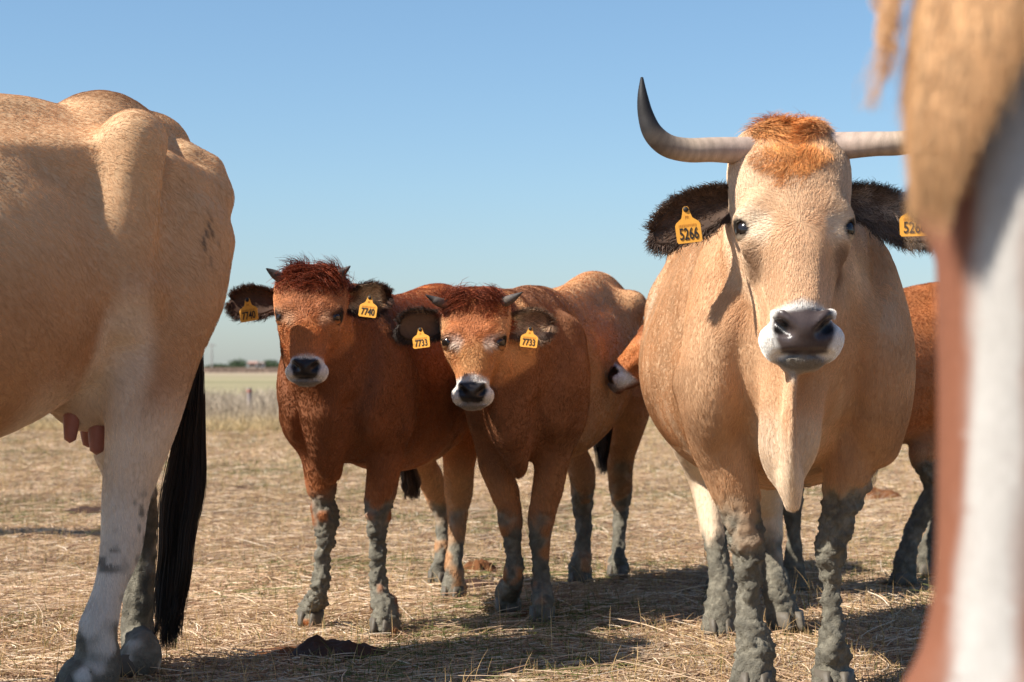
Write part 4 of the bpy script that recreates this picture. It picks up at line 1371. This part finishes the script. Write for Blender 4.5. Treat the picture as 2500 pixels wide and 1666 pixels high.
def build_hidden_calf():
    A = Frame(.85, 7.20, -58.0)
    P, g = A.py, A.g
    O = A.loc(at(1622, 746, 6.98))
    H = Head(O, head_frame(40, -24, 0), .56, 1.40, 1.05, ex=.105, ey=.05, ez=-.245)
    FL, FR, HL, HR = g(1938, 1442), np.array([-.13, -.02, 0]), g(2208, 1428), np.array([-.14, 1.02, 0])
    Z = lambda z: np.array([0, 0, z])

    def hl(h, x, w=1.0):
        return [((x, .98, .82), .09, .18), ((x, .92, .66), .075, .12), ((x * .9, h[1] + .06, .50), .05 * w, .065), ((x * .9, h[1] + .12, .38), .043 * w, .052), ((h[0], h[1] + .06, .22), .036 * w, .042), ((h[0], h[1] + .01, .10), .042, .046), (h + Z(.05), .045, .05), (h + Z(.02), .048, .055)]

    def fl(h, x):
        return [((x, .06, .78), .075, .12), ((x, .02, .64), .068, .10), ((x * .95, h[1] * .5, .48), .048, .06), ((h[0], h[1] - .01, .33), .042, .045), ((h[0], h[1], .2), .031, .034), ((h[0], h[1], .10), .04, .042), (h + Z(.05), .046, .05), (h + Z(.02), .048, .056)]
    legs = [fl(FR, -.13), fl(FL, .10), hl(HR, -.14), hl(HL, .13)]
    tr = [((0, -.20, .74), .12, .17), ((0, -.06, .75), .17, .27), ((0, .15, .76), .19, .285), ((0, .45, .765), .22, .27), ((0, .72, .80), .23, .26), ((0, .92, .87), .215, .23), ((0, 1.08, .94), .17, .19), ((0, 1.17, .96), .10, .13)]
    spine = [((0, .05, 1.0), .05, .05), ((0, .5, 1.02), .05, .05), ((0, .9, 1.09), .06, .05), ((0, 1.12, 1.07), .05, .05)]
    hooks = [((.17, .9, 1.04), .05), ((.08, 1.17, .98), .04)]
    neck = [((-.08, -.2, .95), .12, .16), ((0, .0, .88), .15, .22)]
    e0, e1 = H.T(-.10, .11, -.14), H.T(.10, .11, -.14)
    dn = H.D(0, 1, .1)
    b = lin(60, 40, 28) * .8
    ears = [((e0, H.D(-1, .6, 0), H.D(0, 0, 1), H.D(0, -1, 0), .13, .055, .6, b, lin(120, 84, 60) * .8, 1200, .028), dict(droop=.04, edge=b)),
            ((e1, H.D(1, .6, 0), H.D(0, 0, 1), H.D(0, -1, 0), .13, .055, .6, b, lin(120, 84, 60) * .8, 1200, .028), dict(droop=.04, edge=b))]
    horns = [[H.T(m * .082, .07, -.035), H.T(m * .105, .06, -.015), H.T(m * .125, .045, .01), H.T(m * .135, .03, .03)] for m in (-1, 1)]

    def mudspec(V):
        return dict(z_top=np.full(len(V), .46), amp=.14, legmask=leg_mask(V, .52), thick=.010, mudcol=MUD * .8, seed=97, patch=.0)
    fc = dict(face=lin(196, 122, 70) * .82, cream=lin(200, 130, 80) * .82, bridge=lin(206, 136, 78) * .82, ring=lin(206, 160, 120) * .8)
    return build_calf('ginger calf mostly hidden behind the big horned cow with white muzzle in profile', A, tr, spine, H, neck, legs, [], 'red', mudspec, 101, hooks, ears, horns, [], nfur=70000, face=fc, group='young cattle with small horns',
                      tailp=([(0, 1.16, 1.04), (0, 1.26, .98), (0, 1.28, .8), (0.02, 1.25, .62)], [.028, .022, .017, .012]),
                      tailw=((.02, 1.25, .78), (.05, 1.22, .42), .012, .03, 900, (.02, .015, .012), .01, .0009), sheath=((.0, .55, .54), (.02, .55, .36)))
# ------------------------------------------------------------------ the horse close to the lens
def build_horse():
    A = Frame(0, 0, 0)
    R = head_frame(12, -30, 0)
    O = at(2432, 1000, 1.30) - R @ np.array([0, .008, -.36])
    H = Head(O, R, 1.0)
    F = Field((-.05, 1.0, -.01), (2.1, 4.3, 1.62), .012)
    T = H.T
    sx = R[:, 0]
    F.loft([(T(0, .08, .02), .06, .06), (T(0, .10, -.08), .085, .095), (T(0, .12, -.19), .074, .12), (T(0, .12, -.28), .068, .12), (T(0, .105, -.38), .058, .098), (T(0, .09, -.48), .052, .078), (T(0, .075, -.55), .058, .066), (T(0, .075, -.60), .05, .055)], .03, side=sx, p=2.3)
    for m in (-1, 1):
        F.loft([(T(m * .05, .2, -.12), .045, .08), (T(m * .045, .21, -.22), .04, .08), (T(m * .03, .17, -.36), .03, .05)], .05, side=sx)
        F.ball(T(m * .062, .085, -.19), .026, .04)
        F.ball(T(m * .035, .03, -.56), .02, .03)
    # neck and body go off to the right of the picture
    F.loft([(T(0, .16, -.05), .075, .12), ((.78, 1.75, 1.14), .09, .18), ((1.10, 2.15, 1.12), .12, .25), ((1.25, 2.45, 1.05), .16, .30)], .08, side=(.8, -.6, 0))
    F.loft([((1.2, 2.35, .98), .16, .24), ((1.32, 2.6, .95), .24, .34), ((1.45, 3.0, .92), .27, .33), ((1.57, 3.4, .95), .27, .32), ((1.66, 3.7, 1.0), .22, .26), ((1.7, 3.85, 1.02), .12, .15)], .06, side=(.95, -.3, 0))
    for (x, y, hind) in ((1.15, 2.55, 0), (1.45, 2.45, 0), (1.48, 3.72, 1), (1.78, 3.6, 1)):
        F.loft([((x, y, .8), .10, .14), ((x, y - .02, .62), .07, .09), ((x, y + .05 * hind, .40), .045, .05), ((x, y + .03 * hind, .25), .032, .036), ((x, y, .10), .042, .045), ((x, y - .02, .03), .05, .055)], .05)
    rust, white = lin(146, 92, 66) * .70, lin(204, 198, 190) * .70

    def paint(V, Nn, col):
        h = H.inv(V)
        col[:, :3] = rust
        mix(col, rust * .8, sstep(0, .6, fbm(V, 8, 3, 2)) * .5)
        nz = fbm(V, 12, 5, 2)
        front = 1 - sstep(.08, .12, h[:, 1])
        wd = np.interp(-h[:, 2], [.05, .15, .3, .45, .6], [.013, .0175, .0165, .018, .021])
        bl = front * (1 - sstep(wd - .004, wd + .006, np.abs(h[:, 0]) + .004 * nz)) * (h[:, 2] < -.06) * (h[:, 2] > -.7)
        mix(col, white, bl)

    def hair(root, body, V, Q, Nn, col, mm):
        h = H.inv(V)
        hm = (h[:, 1] < .3) & (h[:, 2] > -.7) & (h[:, 2] < .1) & (np.abs(h[:, 0]) < .2)
        comb = np.tile(np.array([.3, .8, -.5]), (len(V), 1))
        comb[hm] = -R[:, 2]
        ln = np.where(hm, 0.0, .009)
        fur('coat', V, Q, Nn, col, ln, comb, 30000, .0004, body, lift=.2, jit=.15, clump=.2, cvar=.12)
        # flaxen forelock falling over the forehead and the far side of the face
        n, k = 15000, 10
        lock = rng.integers(0, 34, n)
        lx = rng.uniform(-.066, .010, 34)
        x0 = np.clip(lx[lock] + rng.normal(size=n) * .010, -.12, .10)
        end = np.interp(x0, [-.075, -.062, -.048, -.03, -.012, .012], [-.125, -.16, -.21, -.22, -.165, -.11]) - .02 * rng.random(34)[lock] + .05 * rng.random(n) ** 2 + .012 * rng.normal(size=n)
        t = np.linspace(0, 1, k)
        P = np.zeros((n, k, 3))
        for j in range(k):
            hz = .03 + (end - .03) * t[j]
            hx = x0 * (.62 + .45 * t[j]) + .006 * np.sin(7 * t[j] + lock)
            yf = np.interp(-hz, [-.05, 0, .08, .19, .28, .38], [.03, -.01, -.02, -.03, -.03, -.02])
            hy = yf + 1.6 * np.maximum(np.abs(hx) - .05, 0) - .012 * rng.random(n) + .004
            P[:, j] = O + np.stack([hx, hy, hz], 1) @ R.T
        c = lin(206, 160, 112)[None] * .9 * (1 + .22 * rng.normal(size=(n, 1))) * (.48 + .75 * rng.random(34)[lock])[:, None]
        curves('forelock', P, .00042, np.clip(c, .02, 1), HAIR, body, taper=(1, 1, .8, .15))
        # a few loose wisps on the outer side
        n = 130
        wl = rng.integers(0, 5, n)
        P = np.zeros((n, k, 3))
        for j in range(k):
            hz = .04 - t[j] * (.10 + .02 * wl)
            hx = -.074 - .007 * wl - .012 * t[j] + .0045 * rng.normal(size=n) + .008 * np.sin(5 * t[j] + wl)
            P[:, j] = O + np.stack([hx, np.full(n, .03) + .004 * rng.normal(size=n), hz + 0 * hx], 1) @ R.T
        curves('loose_hair', P, .0007, lin(206, 164, 120)[None] * np.ones((n, 1)), HAIR, body)

    root, V, Q, Nn, col = finish('horse', 'chestnut horse with white blaze and flaxen forelock close to the lens', A, F, paint, hair)
    V_, F_ = uv_ball(.022)
    for m in (-1, 1):
        add_obj('eye', mesh_np('eye', V_ + T(m * .074, .078, -.195), F_), EYE, root)
        add_ear(root, T(m * .05, .09, .02), H.D(m * .25, .1, 1), H.D(1, 0, 0), H.D(0, -1, .2), .14, .032, .6, rust, rust * .8, 500, .012, droop=0)
    for (x, y) in ((1.15, 2.53), (1.45, 2.43), (1.48, 3.70), (1.78, 3.58)):
        V_, F_, U_ = sweep([(x, y - .015, .002), (x, y - .012, .03), (x, y, .075)], [.062, .058, .046], 14, 3)
        add_obj('hoof', poly_mesh('hoof', V_, F_), HOOF, root)
    return root
# ------------------------------------------------------------------ ground
def mat_ground():
    m, nt, b = new_mat('dry_pasture')
    tc = N(nt, 'ShaderNodeTexCoord')
    L = nt.links.new
    sep = N(nt, 'ShaderNodeSeparateXYZ'); L(tc.outputs['Object'], sep.inputs[0])
    big = N(nt, 'ShaderNodeTexNoise', Scale=0.9, Detail=6.0, Roughness=.6); L(tc.outputs['Object'], big.inputs['Vector'])
    fine = N(nt, 'ShaderNodeTexNoise', Scale=38.0, Detail=8.0, Roughness=.7); L(tc.outputs['Object'], fine.inputs['Vector'])
    r1 = N(nt, 'ShaderNodeValToRGB')
    e = r1.color_ramp.elements
    e[0].position = .30; e[0].color = (.11, .075, .045, 1)
    e[1].position = .70; e[1].color = (.46, .35, .22, 1)
    k = e.new(.5); k.color = (.29, .21, .13, 1)
    L(fine.outputs[0], r1.inputs[0])
    # green tint by patches
    gr = N(nt, 'ShaderNodeValToRGB')
    gr.color_ramp.elements[0].position = .52; gr.color_ramp.elements[0].color = (0, 0, 0, 1)
    gr.color_ramp.elements[1].position = .72; gr.color_ramp.elements[1].color = (.45, .45, .45, 1)
    L(big.outputs[0], gr.inputs[0])
    mx = N(nt, 'ShaderNodeMixRGB'); mx.inputs[2].default_value = (.12, .12, .05, 1)
    L(gr.outputs[0], mx.inputs[0]); L(r1.outputs[0], mx.inputs[1])
    # far meadow: greener field between bands of dry grass
    mp = N(nt, 'ShaderNodeMapping'); mp.inputs['Scale'].default_value = (.02, .05, 1)
    L(tc.outputs['Object'], mp.inputs[0])
    fn = N(nt, 'ShaderNodeTexNoise', Scale=1.0, Detail=8.0, Roughness=.65); L(mp.outputs[0], fn.inputs['Vector'])
    fr = N(nt, 'ShaderNodeValToRGB')
    e = fr.color_ramp.elements
    e[0].position = .35; e[0].color = (.225, .205, .11, 1)
    e[1].position = .65; e[1].color = (.36, .30, .18, 1)
    L(fn.outputs[0], fr.inputs[0])
    far = N(nt, 'ShaderNodeMapRange'); far.inputs['From Min'].default_value = 26; far.inputs['From Max'].default_value = 46
    L(sep.outputs[1], far.inputs[0])
    mf = N(nt, 'ShaderNodeMixRGB'); L(far.outputs[0], mf.inputs[0]); L(mx.outputs[0], mf.inputs[1]); L(fr.outputs[0], mf.inputs[2])
    # still farther: pale dry grass
    far2 = N(nt, 'ShaderNodeMapRange'); far2.inputs['From Min'].default_value = 140; far2.inputs['From Max'].default_value = 260
    L(sep.outputs[1], far2.inputs[0])
    mf2 = N(nt, 'ShaderNodeMixRGB'); mf2.inputs[2].default_value = (.36, .28, .19, 1)
    L(far2.outputs[0], mf2.inputs[0]); L(mf.outputs[0], mf2.inputs[1])
    L(mf2.outputs[0], b.inputs['Base Color'])
    b.inputs['Roughness'].default_value = .9
    b.inputs['Specular IOR Level'].default_value = .1
    bp = N(nt, 'ShaderNodeBump', Strength=.6, Distance=.02)
    L(fine.outputs[0], bp.inputs['Height']); L(bp.outputs[0], b.inputs['Normal'])
    return m


def ground_z(x, y):
    p = np.stack([x, y, np.zeros_like(x)], 1)
    return .012 * fbm(p, 2.2, 200, 3) + .004 * noise3(p, 14, 203) - .012


def build_ground():
    xs = np.concatenate([[-4000, -800, -200, -60, -20, -10], np.arange(-6, 6.01, .05), [10, 20, 60, 200, 800, 4000]])
    ys = np.concatenate([[-60, -10, 0, 2.0], np.arange(3.6, 14, .05), np.arange(14, 30, .5), [34, 40, 60, 120, 300, 700, 1500, 5000]])
    X, Y = np.meshgrid(xs, ys, indexing='ij')
    x, y = X.ravel(), Y.ravel()
    z = ground_z(x, y)
    fade = (1 - sstep(12, 16, y)) * sstep(2.0, 3.6, y) * (1 - sstep(5, 9, np.abs(x)))
    z = z * fade - .012 * (1 - fade)
    V = np.stack([x, y, z], 1)
    nx, ny = len(xs), len(ys)
    i, j = np.meshgrid(np.arange(nx - 1), np.arange(ny - 1), indexing='ij')
    a = (i * ny + j).ravel()
    Fq = np.stack([a, a + ny, a + ny + 1, a + 1], 1)
    o = add_obj('ground', mesh_np('ground', V, Fq), mat_ground())
    tag(o, 'dry straw covered pasture stretching to the horizon', None, None, 'structure')


def scatter(n, d0, d1, power, margin=.95):
    u = rng.random(n)
    if abs(power - 1) < 1e-6:
        d = d0 * (d1 / d0) ** u
    else:
        q = 1 - power
        d = (d0 ** q + u * (d1 ** q - d0 ** q)) ** (1 / q)
    x = (rng.random(n) * 2 - 1) * (d * .262 + .35 + (margin * 3.0) * rng.random(n) ** 2)
    d = d - np.where(d < 5.0, np.abs(rng.normal(size=n)) * .7, 0)
    return x, d


DIRT = []          # spots of bare reddish soil or dung where little straw lies


def build_straw():
    # loose straw lying on the ground
    n = 420000
    x, y = scatter(n, 3.6, 27, 1.05)
    L = rng.gamma(2.2, .020, n) + .018
    L = np.where(rng.random(n) < .06, L * 2.6, L)
    L = L * np.interp(y, [4, 10, 27], [.8, 1.1, 1.8])
    yaw = rng.random(n) * math.tau
    p2 = np.stack([x, y, x * 0], 1)
    yaw = np.where(rng.random(n) < .55, noise3(p2, 1.3, 90) * 2.2 + rng.normal(size=n) * .5, yaw)
    pit = np.abs(rng.normal(size=n)) * .13
    bend = rng.normal(size=n) * .30
    hp = fbm(p2, 3.0, 91, 3)
    z0 = ground_z(x, y) * (1 - sstep(12, 16, y)) + rng.random(n) ** 2 * (.022 + .02 * np.maximum(hp, 0)) - .004
    P = np.zeros((n, 3, 3))
    for j, t in enumerate((0, .5, 1)):
        a = yaw + bend * t
        P[:, j, 0] = x + L * t * np.cos(a) * np.cos(pit)
        P[:, j, 1] = y + L * t * np.sin(a) * np.cos(pit)
        P[:, j, 2] = z0 + L * t * np.sin(pit) - .3 * L * t * t * np.sin(pit)
    pal = np.array([lin(212, 184, 146), lin(192, 160, 122), lin(164, 130, 98), lin(228, 208, 174), lin(134, 102, 74), lin(184, 156, 112)]) * np.array([.92, .93, 1.03])
    c = pal[rng.choice(6, n, p=[.26, .28, .18, .09, .10, .09])] * (1 + .14 * rng.normal(size=(n, 1)))
    g = sstep(.12, .5, fbm(p2, 1.1, 95, 3)) * .55
    c = np.where((rng.random(n) < g * .45)[:, None], lin(128, 130, 76)[None] * .7, c)
    c = c * (1 + .22 * fbm(p2, .8, 99, 3))[:, None]
    keep = np.ones(n, bool)
    for (dx, dy, rx, ry) in DIRT:
        q = np.hypot((x - dx) / rx, (y - dy) / ry)
        keep &= (q > 1.15) | (rng.random(n) < .12)
    s = curves('straw', P[keep], (.0010 * np.interp(y, [4, 10, 27], [1, 1.2, 2.6]) * rng.uniform(.6, 1.5, n))[keep], np.clip(c, .01, 1)[keep], STRAW, taper=(1, 1, .8))
    tag(s, 'loose dry straw lying over the pasture', None, None, 'stuff')
    # short stubble and grass standing up
    n = 110000
    x, y = scatter(n, 3.6, 27, 1.15)
    p2 = np.stack([x, y, x * 0], 1)
    gp = fbm(p2, 1.1, 95, 3)
    hgt = (rng.gamma(2.2, .012, n) + .008) * np.interp(y, [4, 10, 27], [1, 1.2, 2.6])
    tall = rng.random(n) < .006
    hgt = np.where(tall, hgt + .05 + .09 * rng.random(n), hgt)
    yaw = rng.random(n) * math.tau
    ln = rng.normal(size=n) * .45
    P = np.zeros((n, 4, 3))
    z0 = ground_z(x, y) * (1 - sstep(12, 16, y)) - .004
    for j, t in enumerate(np.linspace(0, 1, 4)):
        P[:, j, 0] = x + hgt * ln * t * t * np.cos(yaw)
        P[:, j, 1] = y + hgt * ln * t * t * np.sin(yaw)
        P[:, j, 2] = z0 + hgt * t * (1 - .25 * t * np.abs(ln))
    green = (rng.random(n) < np.clip(.10 + .55 * sstep(.0, .5, gp), 0, 1)) & ~tall
    c = np.where(green[:, None], np.array(lin(122, 128, 66))[None] * .62, np.array(lin(206, 172, 120))[None] * .78)
    c = c * (1 + .2 * rng.normal(size=(n, 1)))
    keep = np.ones(n, bool)
    for (dx, dy, rx, ry) in DIRT:
        q = np.hypot((x - dx) / rx, (y - dy) / ry)
        keep &= q > 1.0
    s = curves('grass', P[keep], (.0009 * np.interp(y, [4, 10, 27], [1, 1.2, 2.4]) * rng.uniform(.7, 1.3, n))[keep], np.clip(c, .01, 1)[keep], STRAW, taper=(1, .9, .6, .15))
    tag(s, 'short dry and green grass stubble on the pasture', None, None, 'stuff')
    # the band of tall dry weeds along the field edge
    n = 42000
    y = 25 + 13 * rng.random(n) ** 1.2
    x = (rng.random(n) * 2 - 1) * (y * .27 + 1.5)
    p2 = np.stack([x, y, x * 0], 1)
    hgt = (.12 + .20 * sstep(25, 33, y)) * (1 + .5 * fbm(p2, .5, 120, 3)) * rng.uniform(.6, 1.25, n)
    yaw = rng.random(n) * math.tau; ln = rng.normal(size=n) * .5
    P = np.zeros((n, 4, 3))
    for j, t in enumerate(np.linspace(0, 1, 4)):
        P[:, j, 0] = x + hgt * ln * t * t * np.cos(yaw)
        P[:, j, 1] = y + hgt * ln * t * t * np.sin(yaw)
        P[:, j, 2] = -.02 + hgt * t
    tone = sstep(26, 31, y)[:, None]
    c = lin(206, 180, 134)[None] * .8 * (1 - tone) + lin(196, 178, 154)[None] * .8 * tone
    c = c * (1 + .25 * rng.normal(size=(n, 1))) * (1 + .35 * fbm(p2, .9, 121, 3))[:, None]
    dk = rng.random(n) < .18
    c = np.where(dk[:, None], c * .62, c)
    s = curves('dry_weeds', P, .0045 * rng.uniform(.6, 1.4, n), np.clip(c, .01, 1), STRAW, taper=(1, .9, .8, .5))
    tag(s, 'band of tall bleached weeds along the field edge', None, None, 'stuff')


# ------------------------------------------------------------------ dung, posts, far things
DUNG = plain('dung', lin(74, 52, 38) * .8, .8, .45, 30.0, .6, spec=.2)
DUNG_RED = plain('dry_dung', lin(120, 78, 48) * .8, .9, .45, 40.0, .7, spec=.1)


def dung(label, c, rx, ry, h, seed, mat, parts=1):
    """an irregular crusted heap"""
    nu, nv = 40, 14
    V, Fq = [], []
    for j in range(nv + 1):
        for i in range(nu):
            a, r = math.tau * i / nu, j / nv
            V.append((math.cos(a) * r, math.sin(a) * r, 0))
    V = np.array(V)
    r = np.hypot(V[:, 0], V[:, 1])
    out = 1 + .28 * noise3(np.stack([V[:, 0] / np.maximum(r, .01), V[:, 1] / np.maximum(r, .01), V[:, 0] * 0], 1), 1.7, seed)
    z = h * (1 - r ** 2.2) * (.75 + .45 * fbm(V, 2.2, seed + 1, 3)) + .10 * h * noise3(V, 7, seed + 2) * (1 - r ** 4)
    V = np.stack([V[:, 0] * rx * out, V[:, 1] * ry * out, np.where(r > .99, -.02, z)], 1)
    for j in range(nv):
        for i in range(nu):
            Fq.append((j * nu + i, (j + 1) * nu + i, (j + 1) * nu + (i + 1) % nu, j * nu + (i + 1) % nu))
    o = add_obj('dung_heap', mesh_np('dung_heap', V, np.array(Fq)), mat)
    o.location = (c[0], c[1], -.006)
    tag(o, label, 'dung', 'dung heaps on the pasture')


def build_far():
    wood = plain('weathered_wood', lin(168, 154, 146) * .8, .85, .3, 30.0, .4)
    # wooden post among the weeds
    p = on_ground(609, 1020)
    d = 31.0
    top, bot = at(609, 950, d), at(609, 1030, d)
    V, Fq, U = sweep([(top[0], d, -.05), (top[0] + .004, d, .2), (top[0] - .004, d, top[2] - .01), (top[0] - .004, d, top[2])], [.042, .042, .039, .036], 10, 2)
    root = thing('fence_post', 'short weathered wooden post standing in the weeds', 'post', Matrix.Translation((top[0], d, 0)))
    V = V - np.array([top[0], d, 0])
    add_obj('post', poly_mesh('post', V, Fq, smooth=False), wood, root)
    V, Fq, U = sweep([(.0, 0, top[2] - .05), (.0, 0, top[2] - .02)], [.046, .046], 10, 2)
    add_obj('insulator', poly_mesh('insulator', V, Fq), plain('rusty_ring', lin(176, 108, 88) * .8, .7), root)
    # utility pole
    d = 420.0
    b = at(517, 890, d); t = at(517, 838, d)
    root = thing('utility_pole', 'slim pale utility pole above the far hedge', 'pole', Matrix.Translation((b[0], d, 0)))
    V, Fq, U = sweep([(0, 0, -.2), (0, 0, t[2] * .5), (0, 0, t[2])], [.19, .16, .12], 10, 2)
    pm = plain('pole_wood', lin(160, 156, 152) * .8, .8)
    add_obj('pole', poly_mesh('pole', V, Fq), pm, root)
    bx = np.array([(x, y, z) for x in (-.9, .9) for y in (-.08, .08) for z in (t[2] - .6, t[2] - .4)])
    bf = [(0, 1, 3, 2), (4, 6, 7, 5), (0, 4, 5, 1), (2, 3, 7, 6), (0, 2, 6, 4), (1, 5, 7, 3)]
    add_obj('crossarm', poly_mesh('crossarm', bx, bf, smooth=False), pm, root)

    # leafy masses
    leaf = mat_hair('leaf', .7, .2)
    leafm, nt, bb = new_mat('tree_leaf')
    an = N(nt, 'ShaderNodeAttribute', attribute_name='col')
    nt.links.new(an.outputs['Color'], bb.inputs['Base Color'])
    bb.inputs['Roughness'].default_value = .8
    bark = plain('bark', lin(90, 76, 62) * .7, .9)

    def crown(name, parent, c, r, n, size, seed):
        rg = np.random.default_rng(seed)
        v = unit(rg.normal(size=(n, 3))) * (rg.random((n, 1)) ** .4)
        v = v * (1 + .3 * noise3(v, 2.0, seed)[:, None]) * np.array(r) + np.array(c)
        v[:, 2] = np.maximum(v[:, 2], .1)
        a = unit(rg.normal(size=(n, 3))); b_ = unit(np.cross(a, rg.normal(size=(n, 3))))
        s = size * rg.uniform(.6, 1.4, (n, 1))
        V = np.stack([v - a * s, v + b_ * s * .7, v + a * s, v - b_ * s * .7], 1).reshape(-1, 3)
        Fq = np.arange(4 * n).reshape(n, 4)
        c4 = np.ones((n, 4)); c4[:, :3] = lin(70, 92, 52)[None] * .62 * (1 + .3 * rg.normal(size=(n, 1)))
        c4 = np.repeat(np.clip(c4, .01, 1), 4, 0)
        return add_obj(name, mesh_np(name, V, Fq, c4, smooth=False), leafm, parent)

    def tree(px, py_top, d, w, label, seed, hcut=0):
        t = at(px, py_top, d)
        root = thing('tree', label, 'tree', Matrix.Translation((t[0], d, 0)), 'trees along the far hedge')
        h = t[2]
        V, Fq, U = sweep([(0, 0, -.3), (.1, 0, h * .3), (0, .1, h * .7)], [.25, .2, .08], 8, 3)
        add_obj('trunk', poly_mesh('trunk', V, Fq), bark, root)
        crown('crown', root, (0, 0, h * .56), (w, w, h * .44), 1100, h * .06, seed)

    tree(581, 877, 620, 3.4, 'tallest rounded tree in the far hedge left of the pink house', 1)
    tree(660, 878, 640, 3.0, 'pointed dark tree in the far hedge right of the pink house', 2)
    tree(645, 884, 650, 3.4, 'broad low tree touching the right side of the pointed tree', 3)
    tree(683, 886, 640, 3.2, 'low tree at the right end of the far hedge by the calf', 4)
    for k, (x0, x1, pt, lab) in enumerate(((500, 570, 889, 'long low dark hedge at the foot of the utility pole'), (568, 600, 890, 'short hedge piece beside the pink house'), (624, 720, 888, 'dark hedge running right from behind the pink house'),
                                      (380, 495, 890, 'dark hedge hidden mostly by the side on cow'), (720, 1000, 890, 'dark hedge behind the two calves'))):
        d = 600.0 + 12 * k
        a, b = at(x0, pt, d), at(x1, pt, d)
        root = thing('hedge', lab, 'hedge', Matrix.Translation(((a[0] + b[0]) / 2, d, 0)), 'hedges on the horizon')
        w = (b[0] - a[0]) / 2
        crown('foliage', root, (0, 0, a[2] * .45), (w * 1.05, 2.0, a[2] * .55), int(500 + w * 60), .32, 40 + k)
        V, Fq, U = sweep([(-w, 0, .15), (0, 0, .18), (w, 0, .15)], [.1, .12, .1], 6, 2)
        add_obj('stem', poly_mesh('stem', V, Fq), bark, root)

    # houses
    def house(px0, px1, py_top, py_eave, d, label, wallc, roofc, group=None):
        a, b = at(px0, py_eave, d), at(px1, py_eave, d)
        tz = at(px0, py_top, d)[2]
        w, dp, ez = (b[0] - a[0]), 6.0, a[2]
        root = thing('house', label, 'house', Matrix.Translation(((a[0] + b[0]) / 2, d, 0)), group)
        wm, rm = plain('house_wall', wallc, .9, .06, .4), plain('house_roof', roofc, .85, .15, 1.2)
        x = w / 2
        V = [(-x, 0, -.1), (x, 0, -.1), (x, dp, -.1), (-x, dp, -.1), (-x, 0, ez), (x, 0, ez), (x, dp, ez), (-x, dp, ez), (-x, dp / 2, tz - .1), (x, dp / 2, tz - .1)]
        add_obj('wall', poly_mesh('wall', V, [(0, 1, 5, 4), (1, 2, 6, 9, 5), (2, 3, 7, 6), (3, 0, 4, 8, 7)], smooth=False), wm, root)
        o = .35
        V = []
        for zz in (0, .18):
            V += [(-x - o, -o, ez - .1 + zz), (x + o, -o, ez - .1 + zz), (x + o, dp / 2, tz + zz), (-x - o, dp / 2, tz + zz), (x + o, dp + o, ez - .1 + zz), (-x - o, dp + o, ez - .1 + zz)]
        add_obj('roof', poly_mesh('roof', V, [(0, 3, 2, 1), (3, 5, 4, 2), (6, 7, 8, 9), (9, 8, 10, 11), (0, 1, 7, 6), (4, 5, 11, 10), (1, 2, 8, 7), (2, 4, 10, 8), (0, 6, 9, 3), (3, 9, 11, 5)], smooth=False), rm, root)
        dk = plain('dark_pane', (.03, .035, .04), .3)
        for i, wx in enumerate((-x * .55, x * .45)):
            V = [(wx - .5, -.03, 1.0), (wx + .5, -.03, 1.0), (wx + .5, -.03, 2.1), (wx - .5, -.03, 2.1), (wx - .5, .03, 1.0), (wx + .5, .03, 1.0), (wx + .5, .03, 2.1), (wx - .5, .03, 2.1)]
            add_obj('window', poly_mesh('window', V, [(0, 1, 2, 3), (0, 3, 7, 4), (1, 5, 6, 2), (3, 2, 6, 7), (0, 4, 5, 1)], smooth=False), dk, root)
    house(607, 624, 884, 888, 560, 'pale house with pink tiled roof on the horizon', lin(232, 216, 200) * .85, lin(190, 150, 134) * .85)
    house(634, 640, 885.5, 888.5, 590, 'tiny white house to the right of the pink roof', lin(236, 232, 226) * .85, lin(170, 150, 140) * .8)
    # brown band of rough grass below the hedge
    n = 15000
    y = 300 + 160 * rng.random(n)
    x = -85 + 150 * (rng.random(n))
    P = np.zeros((n, 3, 3)); h = rng.uniform(.3, .9, n)
    for j, t in enumerate((0, .5, 1)):
        P[:, j] = np.stack([x + .3 * h * t * rng.normal(size=n), y, h * t - .02], 1)
    c = lin(150, 128, 112)[None] * .75 * (1 + .25 * rng.normal(size=(n, 1)))
    s = curves('rough_grass', P, .10 * rng.uniform(.5, 1.5, n), np.clip(c, .01, 1), STRAW)
    tag(s, 'brownish strip of rough grass below the far hedge', None, None, 'stuff')


def gp(px, py):
    p = on_ground(px, py)
    return p[0], p[1]


def build_dung():
    specs = [('dark brown dung heap in shade before the red calf hooves', 815, 1592, .17, .13, .060, 1, DUNG), ('low crumbly dung left of the dark heap in shade', 720, 1590, .13, .10, .022, 2, DUNG_RED),
             ('small dark dung pat alone on the straw right of the black tail', 596, 1194, .075, .16, .030, 3, DUNG), ('flat grey dung pat behind the side on cow', 222, 1247, .15, .22, .030, 4, DUNG),
             ('reddish crumbled dung by the pale hind hoof of the red calf', 1168, 1392, .08, .12, .055, 5, DUNG_RED), ('dark flat dung at the hind feet of the red calf', 1150, 1432, .14, .16, .035, 6, DUNG),
             ('dung heap on the straw far behind the horned cow', 2142, 1212, .14, .3, .07, 7, DUNG_RED), ('small dung lump in front of the brown calf hooves', 1270, 1498, .06, .06, .02, 8, DUNG_RED)]
    for lab, px, py, rx, ry, h, s, m in specs:
        c = gp(px, py)
        DIRT.append((c[0], c[1], rx, ry))
        dung(lab, c, rx, ry, h, s, m)
build_ground()
build_dung()
build_straw()
build_far()
build_left_cow()
build_calf_one()
calf_two = build_calf_two()
stray = copy_tree(calf_two)
stray.location = (-3.25, 9.55, 0)
stray.rotation_euler = (0, 0, math.radians(86))
stray['label'] = 'calf standing off the edge whose shadow lies on the straw behind the bony cow'
build_hidden_calf()
build_main_cow()
build_horse()
